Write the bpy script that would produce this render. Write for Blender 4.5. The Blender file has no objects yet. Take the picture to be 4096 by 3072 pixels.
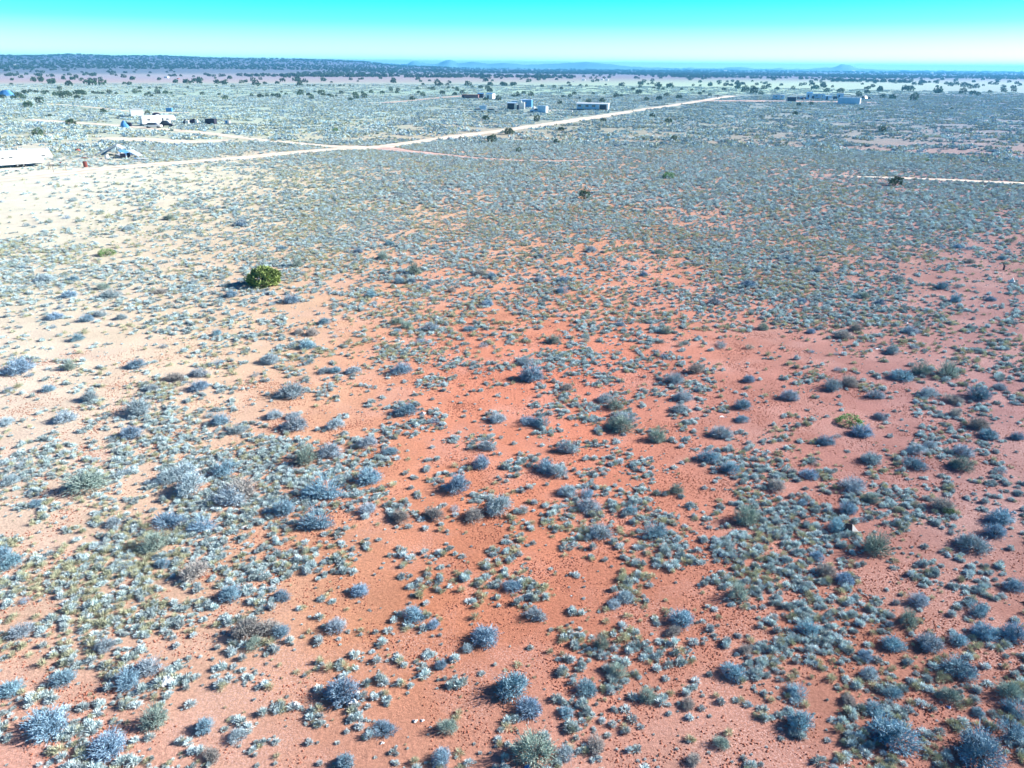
import bpy, bmesh, math, random
import numpy as np
from mathutils import Vector, Matrix, Euler
R = math.radians
rnd = random.Random(7)
nr = np.random.default_rng(11)
sc = bpy.context.scene
COL = sc.collection

# ---------------------------------------------------------------- camera, world, sun, exposure
F = 2925.0; H = 17.0; PITCH = 23.53; ROLL = 0.47
cam_d = bpy.data.cameras.new('camera'); cam = bpy.data.objects.new('camera', cam_d); COL.objects.link(cam)
cam_d.sensor_width = 36.0; cam_d.lens = 36.0 * F / 4096.0; cam_d.clip_start = 0.1; cam_d.clip_end = 60000
CM = Matrix.Rotation(R(90 - PITCH), 4, 'X') @ Matrix.Rotation(R(ROLL), 4, 'Z')
cam.matrix_world = Matrix.Translation((0, 0, H)) @ CM
sc.camera = cam
CR = np.array(CM.to_3x3())
SUN_EL = 27.0; SUN_AZ = 13.0            # azimuth from +X towards +Y
sv = Vector((math.cos(R(SUN_EL)) * math.cos(R(SUN_AZ)), math.cos(R(SUN_EL)) * math.sin(R(SUN_AZ)), math.sin(R(SUN_EL))))
w = bpy.data.worlds.new('World'); sc.world = w; w.use_nodes = True
nt = w.node_tree; nt.nodes.clear()
out = nt.nodes.new('ShaderNodeOutputWorld'); bg = nt.nodes.new('ShaderNodeBackground')
sky = nt.nodes.new('ShaderNodeTexSky'); sky.sky_type = 'NISHITA'; sky.sun_disc = False
sky.sun_elevation = R(SUN_EL); sky.sun_rotation = R(90 - SUN_AZ); sky.altitude = 1700; sky.air_density = 1.0; sky.dust_density = 0.3; sky.ozone_density = 2.0
geo = nt.nodes.new('ShaderNodeTexCoord'); sep = nt.nodes.new('ShaderNodeSeparateXYZ')
ramp = nt.nodes.new('ShaderNodeValToRGB'); mul = nt.nodes.new('ShaderNodeMix'); mul.data_type = 'RGBA'; mul.blend_type = 'MULTIPLY'; mul.inputs[0].default_value = 1
nt.links.new(geo.outputs['Generated'], sep.inputs[0]); nt.links.new(sep.outputs['Z'], ramp.inputs[0])
cr = ramp.color_ramp
SKYR = [(0.0, (2.2, 3.6, 3.2)), (0.018, (1.35, 2.8, 2.5)), (0.048, (0.36, 1.8, 1.8)), (0.078, (0.030, 1.5, 1.55)), (0.2, (0.10, 0.62, 0.95)), (0.6, (0.16, 0.45, 0.95))]
while len(cr.elements) < len(SKYR): cr.elements.new(0.5)
for e, (p, c) in zip(cr.elements, SKYR): e.position = p; e.color = (*c, 1)
nt.links.new(sky.outputs[0], mul.inputs[6]); nt.links.new(ramp.outputs[0], mul.inputs[7])
nt.links.new(mul.outputs[2], bg.inputs[0]); bg.inputs[1].default_value = 0.06
nt.links.new(bg.outputs[0], out.inputs[0])
sd = bpy.data.lights.new('sun', 'SUN'); sd.energy = 5.4; sd.angle = R(0.5); sd.color = (1.0, 0.95, 0.88)
so = bpy.data.objects.new('sun', sd); COL.objects.link(so); so.rotation_euler = sv.to_track_quat('Z', 'Y').to_euler(); so.location = (0, 0, 60)
sc.view_settings.view_transform = 'Standard'; sc.view_settings.look = 'None'; sc.view_settings.exposure = 1.2; sc.view_settings.gamma = 1.0
sc.cycles.max_bounces = 4; sc.cycles.diffuse_bounces = 2; sc.cycles.volume_bounces = 0; sc.cycles.use_denoising = True

# ---------------------------------------------------------------- pixel -> ground
def ray(px, py):
    px = np.asarray(px, float); py = np.asarray(py, float)
    d = np.stack([(px - 2048) / F, -(py - 1536) / F, -np.ones_like(px)], -1)
    return d @ CR.T
def P(px, py, z=0.0):
    d = ray(px, py); t = (z - H) / d[..., 2]
    return float(d[..., 0] * t), float(d[..., 1] * t)
def depth(px, py):
    x, y = P(px, py); v = CR.T @ np.array([x, y, -H]); return -v[2]
def topx(x, y, z=0):
    v = np.stack([np.asarray(x, float), np.asarray(y, float), np.full_like(np.asarray(x, float), z - H)], -1) @ CR
    dz = np.maximum(-v[..., 2], 0.1)
    return 2048 + v[..., 0] / dz * F, 1536 - v[..., 1] / dz * F

# ---------------------------------------------------------------- value noise
_lat = nr.random((256, 256))
def vnoise(x, y):
    xi = np.floor(x).astype(int); yi = np.floor(y).astype(int); fx = x - xi; fy = y - yi
    fx = fx * fx * (3 - 2 * fx); fy = fy * fy * (3 - 2 * fy)
    a = _lat[xi & 255, yi & 255]; b = _lat[(xi + 1) & 255, yi & 255]; c = _lat[xi & 255, (yi + 1) & 255]; d = _lat[(xi + 1) & 255, (yi + 1) & 255]
    return (a * (1 - fx) + b * fx) * (1 - fy) + (c * (1 - fx) + d * fx) * fy
def fbm(x, y, o=3):
    s = 0; a = 1; t = 0
    for k in range(o): s = s + a * vnoise(x * 2 ** k + 17.3 * k, y * 2 ** k + 5.1 * k); t += a; a *= .5
    return s / t

# ---------------------------------------------------------------- maps of plant cover and soil colour, sampled where each place stands on the ground
COVY = [560, 640, 700, 800, 900, 1000, 1100, 1200, 1300, 1400, 1500, 1600, 1700, 1800, 1900, 2000, 2100, 2200, 2300, 2400, 2500, 2600, 2700, 2800, 2900, 3000]
COV = """8888888888888888
6676788888888888
3334788888888888
2566788888888888
3456788878888887
8556777877888865
8887767777687654
6676367686777764
5454646556666765
4334555455424566
4432244344433445
3243132243343344
2354322233333234
4455542332221133
5556662343244321
4466654443334432
6565444444244323
7665434455555433
7875435444344434
7764443443333334
6643554444434444
5553344344344454
4442243344324454
4331443344324444
3432422243213543
3423322343212554""".split()
COVA = np.array([[int(c) for c in r] for r in COV], float)
def bil(A, ys, px, py, step):
    ys = np.array(ys, float)
    u = np.clip(px / step - .5, 0, A.shape[1] - 1.001); i = np.floor(u).astype(int); fu = u - i
    v = np.interp(py, ys, np.arange(len(ys))); v = np.clip(v, 0, len(ys) - 1.001); j = np.floor(v).astype(int); fv = v - j
    if A.ndim == 3: fu = fu[..., None]; fv = fv[..., None]
    return (A[j, i] * (1 - fu) + A[j, i + 1] * fu) * (1 - fv) + (A[j + 1, i] * (1 - fu) + A[j + 1, i + 1] * fu) * fv
def cover(x, y):
    r = np.hypot(x, y)
    wx = x + (fbm(x / 6 + 40, y / 6) - .5) * (1.5 + r * .03); wy = y + (fbm(x / 6, y / 6 + 80) - .5) * (1.5 + r * .06)
    px, py = topx(wx, wy); back = (y < 2)
    c = bil(COVA, COVY, px, py, 256.0) / 10
    c = c ** (1 + .75 * np.clip((1700 - py) / 900, 0, 1))
    c = np.clip(c * (.55 + .9 * fbm(x / 11 + 3, y / 22 + 1, 3)), 0, 1)
    return np.where(back, .4, c)
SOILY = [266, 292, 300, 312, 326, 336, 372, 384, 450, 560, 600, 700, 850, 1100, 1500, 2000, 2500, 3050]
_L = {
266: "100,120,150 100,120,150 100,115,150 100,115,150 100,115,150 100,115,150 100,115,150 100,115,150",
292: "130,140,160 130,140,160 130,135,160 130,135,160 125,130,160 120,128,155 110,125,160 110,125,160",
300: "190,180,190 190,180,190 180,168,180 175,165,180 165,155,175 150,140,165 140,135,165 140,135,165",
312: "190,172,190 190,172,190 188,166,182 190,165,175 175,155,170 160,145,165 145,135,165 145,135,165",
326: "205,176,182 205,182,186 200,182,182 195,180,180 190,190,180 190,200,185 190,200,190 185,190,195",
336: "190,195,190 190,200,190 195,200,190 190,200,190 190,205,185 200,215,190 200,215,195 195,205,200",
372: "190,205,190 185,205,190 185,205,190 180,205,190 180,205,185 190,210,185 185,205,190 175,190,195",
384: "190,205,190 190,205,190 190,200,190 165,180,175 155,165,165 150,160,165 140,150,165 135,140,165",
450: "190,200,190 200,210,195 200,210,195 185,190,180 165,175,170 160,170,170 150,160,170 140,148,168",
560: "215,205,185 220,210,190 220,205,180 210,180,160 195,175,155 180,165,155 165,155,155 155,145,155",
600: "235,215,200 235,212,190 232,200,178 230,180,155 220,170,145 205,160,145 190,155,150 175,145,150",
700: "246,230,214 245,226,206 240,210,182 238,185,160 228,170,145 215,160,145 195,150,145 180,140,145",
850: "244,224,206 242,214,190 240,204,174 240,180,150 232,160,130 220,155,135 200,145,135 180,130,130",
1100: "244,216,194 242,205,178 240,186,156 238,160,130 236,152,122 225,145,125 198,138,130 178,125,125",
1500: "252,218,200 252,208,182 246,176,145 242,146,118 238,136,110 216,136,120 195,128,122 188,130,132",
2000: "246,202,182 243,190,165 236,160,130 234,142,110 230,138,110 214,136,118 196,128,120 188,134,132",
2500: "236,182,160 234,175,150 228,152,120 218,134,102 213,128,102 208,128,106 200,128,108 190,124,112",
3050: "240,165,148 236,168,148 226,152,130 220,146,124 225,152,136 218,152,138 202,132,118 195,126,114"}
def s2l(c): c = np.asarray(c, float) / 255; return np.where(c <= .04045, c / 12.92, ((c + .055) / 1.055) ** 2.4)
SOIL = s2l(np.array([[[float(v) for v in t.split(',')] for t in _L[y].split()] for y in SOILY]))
ILL = np.array([1.26, 1.08, 1.14])     # how bright a white ground stands in this light
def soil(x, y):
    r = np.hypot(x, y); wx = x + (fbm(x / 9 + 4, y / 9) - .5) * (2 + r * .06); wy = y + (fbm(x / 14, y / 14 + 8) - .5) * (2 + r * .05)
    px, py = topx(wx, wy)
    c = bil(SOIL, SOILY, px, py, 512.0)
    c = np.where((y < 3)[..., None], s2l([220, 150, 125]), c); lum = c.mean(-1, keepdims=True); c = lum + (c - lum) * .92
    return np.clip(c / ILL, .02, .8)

# ---------------------------------------------------------------- ground height: flat desert floor with a low ridge far off on the left
def gz(x, y):
    x = np.asarray(x, float); y = np.asarray(y, float); r = np.hypot(x, y) + 1e-6; az = x / np.maximum(y, 1.0)
    px = 2048 + az / .93 * F
    h = np.interp(px, [-2500, -400, 0, 300, 700, 850, 1150, 1300, 1450, 1650, 1900], [6, 9, 13, 17, 16, 13, 12, 11, 6, 3, 0])
    h = h + (fbm(px / 160 + 3, r / 900, 2) - .5) * 4 * (h > 1)
    t = np.clip((r - 1300) / 2300, 0, 1); t = t * t * (3 - 2 * t)
    crest = (h / F * 1.13) * 3600 + 17 * 1.0
    return np.where((y > 200) & (h > 0.5), t * crest * np.clip(h / 6, 0, 1), 0.0)

# ---------------------------------------------------------------- materials
def mat(name, col, rough=.9, var=0, scale=4.0, metal=0, objrand=0, attr=None, spec=.2, c2=None):
    m = bpy.data.materials.new(name); m.use_nodes = True; n = m.node_tree; b = n.nodes['Principled BSDF']
    b.inputs['Roughness'].default_value = rough; b.inputs['Metallic'].default_value = metal
    b.inputs['Specular IOR Level'].default_value = spec
    tc = n.nodes.new('ShaderNodeTexCoord'); no = n.nodes.new('ShaderNodeTexNoise'); no.inputs['Scale'].default_value = scale; no.inputs['Detail'].default_value = 5
    n.links.new(tc.outputs['Object'], no.inputs[0])
    mx = n.nodes.new('ShaderNodeMix'); mx.data_type = 'RGBA'
    a = tuple(np.clip(np.array(col) * (1 - var), 0, 1)); bb = tuple(np.clip(np.array(c2 if c2 is not None else col) * (1 + var), 0, 1))
    mx.inputs[6].default_value = (*a, 1); mx.inputs[7].default_value = (*bb, 1)
    mr = n.nodes.new('ShaderNodeMapRange'); mr.inputs[1].default_value = .3; mr.inputs[2].default_value = .7
    n.links.new(no.outputs[0], mr.inputs[0]); n.links.new(mr.outputs[0], mx.inputs[0])
    last = mx.outputs[2]
    if objrand:
        oi = n.nodes.new('ShaderNodeObjectInfo'); hs = n.nodes.new('ShaderNodeHueSaturation')
        r1 = n.nodes.new('ShaderNodeMapRange'); r1.inputs[3].default_value = 1 - objrand; r1.inputs[4].default_value = 1 + objrand
        n.links.new(oi.outputs['Random'], r1.inputs[0]); n.links.new(r1.outputs[0], hs.inputs['Value'])
        mm = n.nodes.new('ShaderNodeMath'); mm.operation = 'MULTIPLY'; mm.inputs[1].default_value = 7.31
        fr = n.nodes.new('ShaderNodeMath'); fr.operation = 'FRACT'; n.links.new(oi.outputs['Random'], mm.inputs[0]); n.links.new(mm.outputs[0], fr.inputs[0])
        r2 = n.nodes.new('ShaderNodeMapRange'); r2.inputs[3].default_value = .482; r2.inputs[4].default_value = .516
        n.links.new(fr.outputs[0], r2.inputs[0]); n.links.new(r2.outputs[0], hs.inputs['Hue'])
        n.links.new(last, hs.inputs['Color']); last = hs.outputs[0]
    n.links.new(last, b.inputs['Base Color'])
    return m
M = {}
M['sage'] = mat('sage_leaf', (.13, .26, .38), .8, .3, 6, objrand=.2, c2=(.33, .50, .60))
M['sagepale'] = mat('pale_sage_leaf', (.24, .33, .40), .8, .3, 6, objrand=.2, c2=(.48, .60, .66))
M['sagegreen'] = mat('grey_green_leaf', (.19, .28, .27), .8, .3, 6, objrand=.2, c2=(.38, .48, .42))
M['sagedry'] = mat('dry_twigs', (.26, .27, .29), .8, .3, 6, objrand=.2, c2=(.50, .48, .44))
M['sagewood'] = mat('sage_wood', (.10, .09, .10), .9, .3, 9)
M['scrub'] = mat('scrub_leaf', (.30, .42, .49), .8, .25, 8, objrand=.34, c2=(.64, .76, .74))
M['grass'] = mat('dry_grass_blade', (.50, .52, .36), .8, .25, 8, objrand=.2)
M['green'] = mat('green_leaf', (.10, .22, .08), .7, .35, 5, c2=(.20, .36, .12))
M['juniper'] = mat('juniper_leaf', (.05, .10, .065), .8, .35, 3, objrand=.25, c2=(.10, .17, .09))
M['bark'] = mat('bark', (.09, .07, .06), .9, .3, 12)
M['white'] = mat('white_paint', (.80, .80, .80), .5, .04, 1.5)
M['offwhite'] = mat('weathered_white', (.62, .62, .60), .7, .12, 2)
M['blue'] = mat('blue_paint', (.10, .30, .62), .5, .15, 2)
M['bluegrey'] = mat('blue_grey_metal', (.36, .54, .74), .5, .12, 1.2)
M['dark'] = mat('dark_panel', (.035, .035, .06), .6, .3, 3)
M['glass'] = mat('window_glass', (.03, .04, .07), .15, .1, 2, spec=.6)
M['tyre'] = mat('tyre_rubber', (.02, .02, .02), .8)
M['rim'] = mat('wheel_rim', (.4, .4, .42), .4, .1, 4, metal=.6)
M['rust'] = mat('rusty_metal', (.22, .06, .045), .8, .35, 5)
M['brownwall'] = mat('brown_wall', (.26, .15, .15), .9, .15, 1)
M['wood'] = mat('old_wood', (.25, .18, .15), .9, .3, 5)
M['metalsheet'] = mat('metal_sheet', (.55, .60, .66), .35, .2, 1.2, metal=.3)
M['roof'] = mat('pale_roof', (.62, .68, .72), .6, .08, 2)
M['board'] = mat('cardboard_white', (.72, .68, .66), .8, .08, 4)
M['boardin'] = mat('cardboard_brown', (.09, .055, .06), .9, .2, 4)
M['clod'] = mat('soil_clod', (.33, .13, .085), .95, .4, 20)
M['mount'] = mat('haze_tinted_rock', (.14, .33, .34), .95, .3, .002)  # cyan of the distant haze mixed into the base colour
M['orange'] = mat('orange_red_paint', (.5, .16, .12), .7, .2, 3)

def ground_mat():
    m = bpy.data.materials.new('desert_soil'); m.use_nodes = True; n = m.node_tree; b = n.nodes['Principled BSDF']; b.inputs['Roughness'].default_value = .95; b.inputs['Specular IOR Level'].default_value = .1
    at = n.nodes.new('ShaderNodeAttribute'); at.attribute_name = 'soil'
    ge = n.nodes.new('ShaderNodeNewGeometry')
    def noise(scale, det=6, ro=.6):
        q = n.nodes.new('ShaderNodeTexNoise'); q.inputs['Scale'].default_value = scale; q.inputs['Detail'].default_value = det; q.inputs['Roughness'].default_value = ro
        n.links.new(ge.outputs['Position'], q.inputs[0]); return q
    def mr(src, a, b_, c, d):
        q = n.nodes.new('ShaderNodeMapRange'); q.inputs[1].default_value = a; q.inputs[2].default_value = b_; q.inputs[3].default_value = c; q.inputs[4].default_value = d
        n.links.new(src, q.inputs[0]); return q.outputs[0]
    def mixc(kind, fac, A, B):
        q = n.nodes.new('ShaderNodeMix'); q.data_type = 'RGBA'; q.blend_type = kind
        if isinstance(fac, float): q.inputs[0].default_value = fac
        else: n.links.new(fac, q.inputs[0])
        for s, v in ((q.inputs[6], A), (q.inputs[7], B)):
            if isinstance(v, tuple): s.default_value = v
            else: n.links.new(v, s)
        return q.outputs[2]
    c = at.outputs['Color']
    n1 = noise(9, 8, .75); n2 = noise(.35, 5); n3 = noise(28, 4, .7)
    k1 = mr(n1.outputs[0], .32, .68, .62, 1.22); k2 = mr(n2.outputs[0], .3, .7, .86, 1.10)
    mm = n.nodes.new('ShaderNodeMath'); mm.operation = 'MULTIPLY'; n.links.new(k1, mm.inputs[0]); n.links.new(k2, mm.inputs[1])
    hs = n.nodes.new('ShaderNodeHueSaturation'); n.links.new(c, hs.inputs['Color']); n.links.new(mm.outputs[0], hs.inputs['Value'])
    c = hs.outputs[0]
    pale = mr(noise(16, 6, .8).outputs[0], .50, .60, 0, .75); zone = mr(noise(.22, 3).outputs[0], .48, .60, 0, 1)
    pz = n.nodes.new('ShaderNodeMath'); pz.operation = 'MULTIPLY'; n.links.new(pale, pz.inputs[0]); n.links.new(zone, pz.inputs[1])
    c = mixc('MIX', pz.outputs[0], c, (.72, .50, .46, 1))
    n.links.new(c, b.inputs['Base Color'])
    bu = n.nodes.new('ShaderNodeBump'); bu.inputs['Strength'].default_value = .8; bu.inputs['Distance'].default_value = .12
    n.links.new(noise(7, 10, .8).outputs[0], bu.inputs['Height']); n.links.new(bu.outputs[0], b.inputs['Normal'])
    return m
M['soil'] = ground_mat()
def road_mat(name, col):
    m = mat(name, col, .95, .14, .5, spec=.1); n = m.node_tree; b = n.nodes['Principled BSDF']; l = b.inputs['Base Color'].links[0].from_socket
    a = n.nodes.new('ShaderNodeAttribute'); a.attribute_name = 'rut'; x = n.nodes.new('ShaderNodeMix'); x.data_type = 'RGBA'; x.blend_type = 'MULTIPLY'; x.inputs[0].default_value = 1
    n.links.new(l, x.inputs[6]); n.links.new(a.outputs['Color'], x.inputs[7]); n.links.new(x.outputs[2], b.inputs['Base Color']); return m
M['sand'] = road_mat('pale_sand', (.74, .64, .52))
M['redsand'] = road_mat('pink_sand', (.60, .42, .36))

# ---------------------------------------------------------------- builders
class MB:
    def __init__(s): s.v = []; s.f = []; s.m = []; s.ms = []
    def mi(s, mt):
        if mt not in s.ms: s.ms.append(mt)
        return s.ms.index(mt)
    def add(s, vs, fs, T=None, mt=None):
        o = len(s.v); k = s.mi(mt) if mt else 0
        for p in vs: s.v.append(tuple(T @ Vector(p)) if T is not None else tuple(p))
        for f in fs: s.f.append(tuple(i + o for i in f)); s.m.append(k)
    def box(s, cx, cy, cz, sx, sy, sz, T=None, rot=None, mt=None):
        hx, hy, hz = sx / 2, sy / 2, sz / 2
        vs = [Vector((a * hx, b * hy, c * hz)) for a in (-1, 1) for b in (-1, 1) for c in (-1, 1)]
        if rot: e = Euler([R(q) for q in rot]).to_matrix(); vs = [e @ q for q in vs]
        vs = [q + Vector((cx, cy, cz)) for q in vs]
        s.add(vs, [(0, 1, 3, 2), (4, 6, 7, 5), (0, 4, 5, 1), (2, 3, 7, 6), (0, 2, 6, 4), (1, 5, 7, 3)], T, mt)
    def prism(s, pts, y0, y1, T=None, mt=None):     # outline in XZ, pushed along Y
        n = len(pts); vs = [(p[0], y0, p[1]) for p in pts] + [(p[0], y1, p[1]) for p in pts]
        fs = [tuple(range(n)), tuple(range(2 * n - 1, n - 1, -1))] + [(i, i + n, (i + 1) % n + n, (i + 1) % n) for i in range(n)]
        s.add(vs, fs, T, mt)
    def lathe(s, prof, n=14, T=None, mt=None):      # (r, z)
        vs = []; fs = []
        for r_, z in prof: vs += [(r_ * math.cos(2 * math.pi * i / n), r_ * math.sin(2 * math.pi * i / n), z) for i in range(n)]
        for k in range(len(prof) - 1):
            for i in range(n): fs.append((k * n + i, k * n + (i + 1) % n, (k + 1) * n + (i + 1) % n, (k + 1) * n + i))
        fs.append(tuple(range(n - 1, -1, -1))); fs.append(tuple((len(prof) - 1) * n + i for i in range(n)))
        s.add(vs, fs, T, mt)
    def tube(s, a, b, r0, r1, n=6, mt=None):
        a = Vector(a); b = Vector(b); q = (b - a).to_track_quat('Z', 'Y').to_matrix(); vs = []
        for p, r_ in ((a, r0), (b, r1)):
            for i in range(n): vs.append(p + q @ Vector((r_ * math.cos(2 * math.pi * i / n), r_ * math.sin(2 * math.pi * i / n), 0)))
        s.add(vs, [(i, (i + 1) % n, n + (i + 1) % n, n + i) for i in range(n)] + [tuple(range(n - 1, -1, -1)), tuple(range(n, 2 * n))], None, mt)
    def ribbon(s, pts, ws, side, mt=None):
        vs = []
        for p, w_ in zip(pts, ws): vs += [p - side * w_, p + side * w_]
        s.add(vs, [(2 * i, 2 * i + 1, 2 * i + 3, 2 * i + 2) for i in range(len(pts) - 1)], None, mt)
    def mesh(s, name, m=None):
        me = bpy.data.meshes.new(name); me.from_pydata(s.v, [], s.f)
        if s.ms:
            for q in s.ms: me.materials.append(M[q])
            me.polygons.foreach_set('material_index', s.m)
        elif m: me.materials.append(M[m])
        me.update(); return me
    def build(s, name, m=None, parent=None, bevel=0):
        me = s.mesh(name, m)
        if bevel:
            bm = bmesh.new(); bm.from_mesh(me); bmesh.ops.remove_doubles(bm, verts=bm.verts, dist=1e-5)
            bmesh.ops.bevel(bm, geom=[e for e in bm.edges if e.calc_face_angle(0) > .5], offset=bevel, segments=2, affect='EDGES', clamp_overlap=True); bm.to_mesh(me); bm.free()
        bm = bmesh.new(); bm.from_mesh(me); bmesh.ops.recalc_face_normals(bm, faces=bm.faces); bm.to_mesh(me); bm.free()
        o = bpy.data.objects.new(name, me); COL.objects.link(o)
        if parent: o.parent = parent
        return o
def tag(o, label=None, cat=None, group=None, kind=None):
    for k, v in (('label', label), ('category', cat), ('group', group), ('kind', kind)):
        if v: o[k] = v
    return o
def root(name, x, y, yaw, label, cat, group=None, z=0.0, scale=1.0):
    o = bpy.data.objects.new(name, None); COL.objects.link(o); o.location = (x, y, z); o.rotation_euler = (0, 0, yaw); o.scale = (scale,) * 3
    o.empty_display_size = .2
    return tag(o, label, cat, group)

# ---------------------------------------------------------------- ground sheet (polar grid, fine in front)
def build_ground():
    ang = np.concatenate([np.arange(-62, 62.01, .5), np.arange(70, 298, 8)]) + 0.0
    ang = np.radians(90 - ang); na = len(ang)
    rad = [0.0, 2.0]
    while rad[-1] < 9300: rad.append(rad[-1] * 1.03)
    rad = np.array(rad[1:]); X = np.outer(rad, np.cos(ang)); Y = np.outer(rad, np.sin(ang))
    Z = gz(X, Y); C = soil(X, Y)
    v = np.stack([X, Y, Z], -1).reshape(-1, 3); nrad = len(rad)
    v = np.vstack([v, [[0, 0, 0]]])
    i = np.arange(nrad - 1)[:, None]; j = np.arange(na)[None, :]; j2 = (j + 1) % na
    f = np.stack([i * na + j, i * na + j2, (i + 1) * na + j2, (i + 1) * na + j], -1).reshape(-1, 4)[:, ::-1]
    faces = [tuple(q) for q in f.tolist()] + [(nrad * na, (k + 1) % na, k) for k in range(na)]
    me = bpy.data.meshes.new('ground'); me.from_pydata(v.tolist(), [], faces); me.materials.append(M['soil'])
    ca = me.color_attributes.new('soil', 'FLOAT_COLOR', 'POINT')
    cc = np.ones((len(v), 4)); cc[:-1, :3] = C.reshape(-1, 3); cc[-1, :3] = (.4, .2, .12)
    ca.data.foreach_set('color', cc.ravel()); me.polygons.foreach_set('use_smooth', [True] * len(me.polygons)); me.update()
    o = bpy.data.objects.new('ground', me); COL.objects.link(o); tag(o, 'orange and pale sandy desert floor reaching the horizon', 'ground', kind='structure')
build_ground()

def catmull(pts, n=14):
    p = [np.array(q, float) for q in pts]; p = [2 * p[0] - p[1]] + p + [2 * p[-1] - p[-2]]; o = []
    for k in range(1, len(p) - 2):
        for t in np.linspace(0, 1, n, endpoint=False):
            o.append(.5 * ((2 * p[k]) + (p[k + 1] - p[k - 1]) * t + (2 * p[k - 1] - 5 * p[k] + 4 * p[k + 1] - p[k + 2]) * t * t + (3 * p[k] - p[k - 1] - 3 * p[k + 1] + p[k + 2]) * t ** 3))
    o.append(p[-2]); return o
ROADS = []
def road(name, pix, width, m, label, z=.02, seed=0):
    pts = catmull([P(a, b) for a, b in pix]); mb = MB(); rr = random.Random(seed); dist = 0
    L, Rr = [], []
    # resample finely
    q = [pts[0]]
    for a, b in zip(pts[:-1], pts[1:]):
        d = np.linalg.norm(b - a); k = max(1, int(d / 1.2))
        for t in range(1, k + 1): q.append(a + (b - a) * t / k)
    q = np.array(q); tan = np.gradient(q, axis=0); tan /= np.linalg.norm(tan, axis=1)[:, None]; nor = np.stack([-tan[:, 1], tan[:, 0]], 1)
    n = len(q); s = np.arange(n) * 1.2; wd = .82 * np.interp(np.linspace(0, 1, n), np.linspace(0, 1, len(width)), width)
    wl = wd / 2 * (.5 + 1.0 * fbm(s / 4 + seed, s * 0 + 1.5)); wr = wd / 2 * (.5 + 1.0 * fbm(s / 4 + seed, s * 0 + 9.5))
    A = q + nor * wl[:, None]; B = q - nor * wr[:, None]
    prof = [(0, .80, 0), (.12, .98, .0), (.27, 1.12, -.006), (.38, .94, .004), (.5, .80, .012), (.62, .94, .004), (.73, 1.12, -.006), (.88, .98, 0), (1, .80, 0)]; nc = len(prof); vs = []; cl_ = []
    for k_ in range(n):
        wob = (float(vnoise(np.array(k_ * .11 + seed * 7.), np.array(2.5))) - .5) * .10
        for t, v_, dz in prof:
            tt = t if t in (0, 1) else t + wob; p_ = A[k_] + (B[k_] - A[k_]) * tt; vs.append((p_[0], p_[1], z + (dz if t not in (0, 1) else 0))); g_ = v_ * (.86 + .28 * float(vnoise(np.array(k_ * .35 + seed), np.array(t * 9)))); cl_.append((g_, g_, g_, 1))
    mb.add(vs, [(nc * i_ + j_, nc * i_ + j_ + 1, nc * (i_ + 1) + j_ + 1, nc * (i_ + 1) + j_) for i_ in range(n - 1) for j_ in range(nc - 1)])
    me = mb.mesh(name, m); ca = me.color_attributes.new('rut', 'FLOAT_COLOR', 'POINT'); ca.data.foreach_set('color', np.array(cl_).ravel())
    o = bpy.data.objects.new(name, me); COL.objects.link(o); tag(o, label, 'road', kind='structure')
    ROADS.append((q[::3], wd[::3] / 2))
road('dirt_road', [(-300, 750), (0, 718), (250, 692), (500, 668), (760, 648), (1000, 628), (1200, 608), (1350, 597), (1500, 590), (1680, 566), (1900, 536), (2150, 503), (2350, 474), (2560, 440), (2700, 420), (2850, 396), (2930, 383)], [9, 7, 6, 6, 6, 6.5, 7, 9, 7, 6, 6, 6.5, 7, 7.5, 8], 'sand', 'wide pale dirt road crossing the plain to the right', seed=1)
road('dirt_track', [(1440, 590), (1300, 583), (1150, 570), (1000, 555), (850, 536), (700, 521), (560, 510), (420, 499), (280, 490), (120, 478)], [8, 4, 4, 4, 4.5, 4.5, 5, 5, 5, 6], 'sand', 'narrow pale track to the left trailers', z=.03, seed=2)
road('dirt_track', [(1520, 592), (1640, 606), (1760, 618), (1900, 632), (2080, 642), (2250, 644), (2400, 640)], [7, 4, 3, 2.5, 2.2, 2, 1.6], 'redsand', 'faint reddish track right of the junction', z=.03, seed=3)
road('dirt_track', [(3330, 701), (3450, 707), (3600, 712), (3800, 720), (4000, 729), (4300, 742)], [.8, 1.6, 2.2, 2.8, 3, 3.2], 'sand', 'narrow white track at the right edge', seed=4)
road('dirt_track', [(1480, 414), (1560, 409), (1650, 402), (1760, 391), (1860, 383)], [4, 5, 6, 7, 8], 'redsand', 'thin track to the brown wall', seed=5)
road('dirt_track', [(2790, 404), (2960, 404), (3130, 405), (3300, 407), (3500, 410)], [12, 16, 18, 18, 10], 'redsand', 'reddish sandy yard track by the right compound', z=.03, seed=6)
road('dirt_track', [(150, 413), (260, 420), (360, 428), (470, 440), (600, 450), (760, 450)], [2, 3, 3, 3, 4, 5], 'sand', 'faint track past the white shed', seed=7)
road('dirt_track', [(400, 553), (560, 558), (700, 566), (820, 566), (930, 560)], [4, 8, 9, 6, 3], 'sand', 'pale sandy strip left of the junction', z=.025, seed=8)
road('dirt_track', [(2120, 442), (2220, 442), (2290, 440)], [5, 7, 3], 'sand', 'short pale strip left of the mobile home', seed=9)
def road_ok(x, y, pad=.3):
    ok = np.ones(len(x), bool)
    for q, hw in ROADS:
        lo = q.min(0) - 15; hi = q.max(0) + 15
        idx = np.where((x > lo[0]) & (x < hi[0]) & (y > lo[1]) & (y < hi[1]) & ok)[0]
        for s in range(0, len(idx), 4000):
            ii = idx[s:s + 4000]; d = np.hypot(x[ii, None] - q[None, :, 0], y[ii, None] - q[None, :, 1]) - hw[None, :]
            ok[ii[d.min(1) < pad]] = False
    return ok

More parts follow.
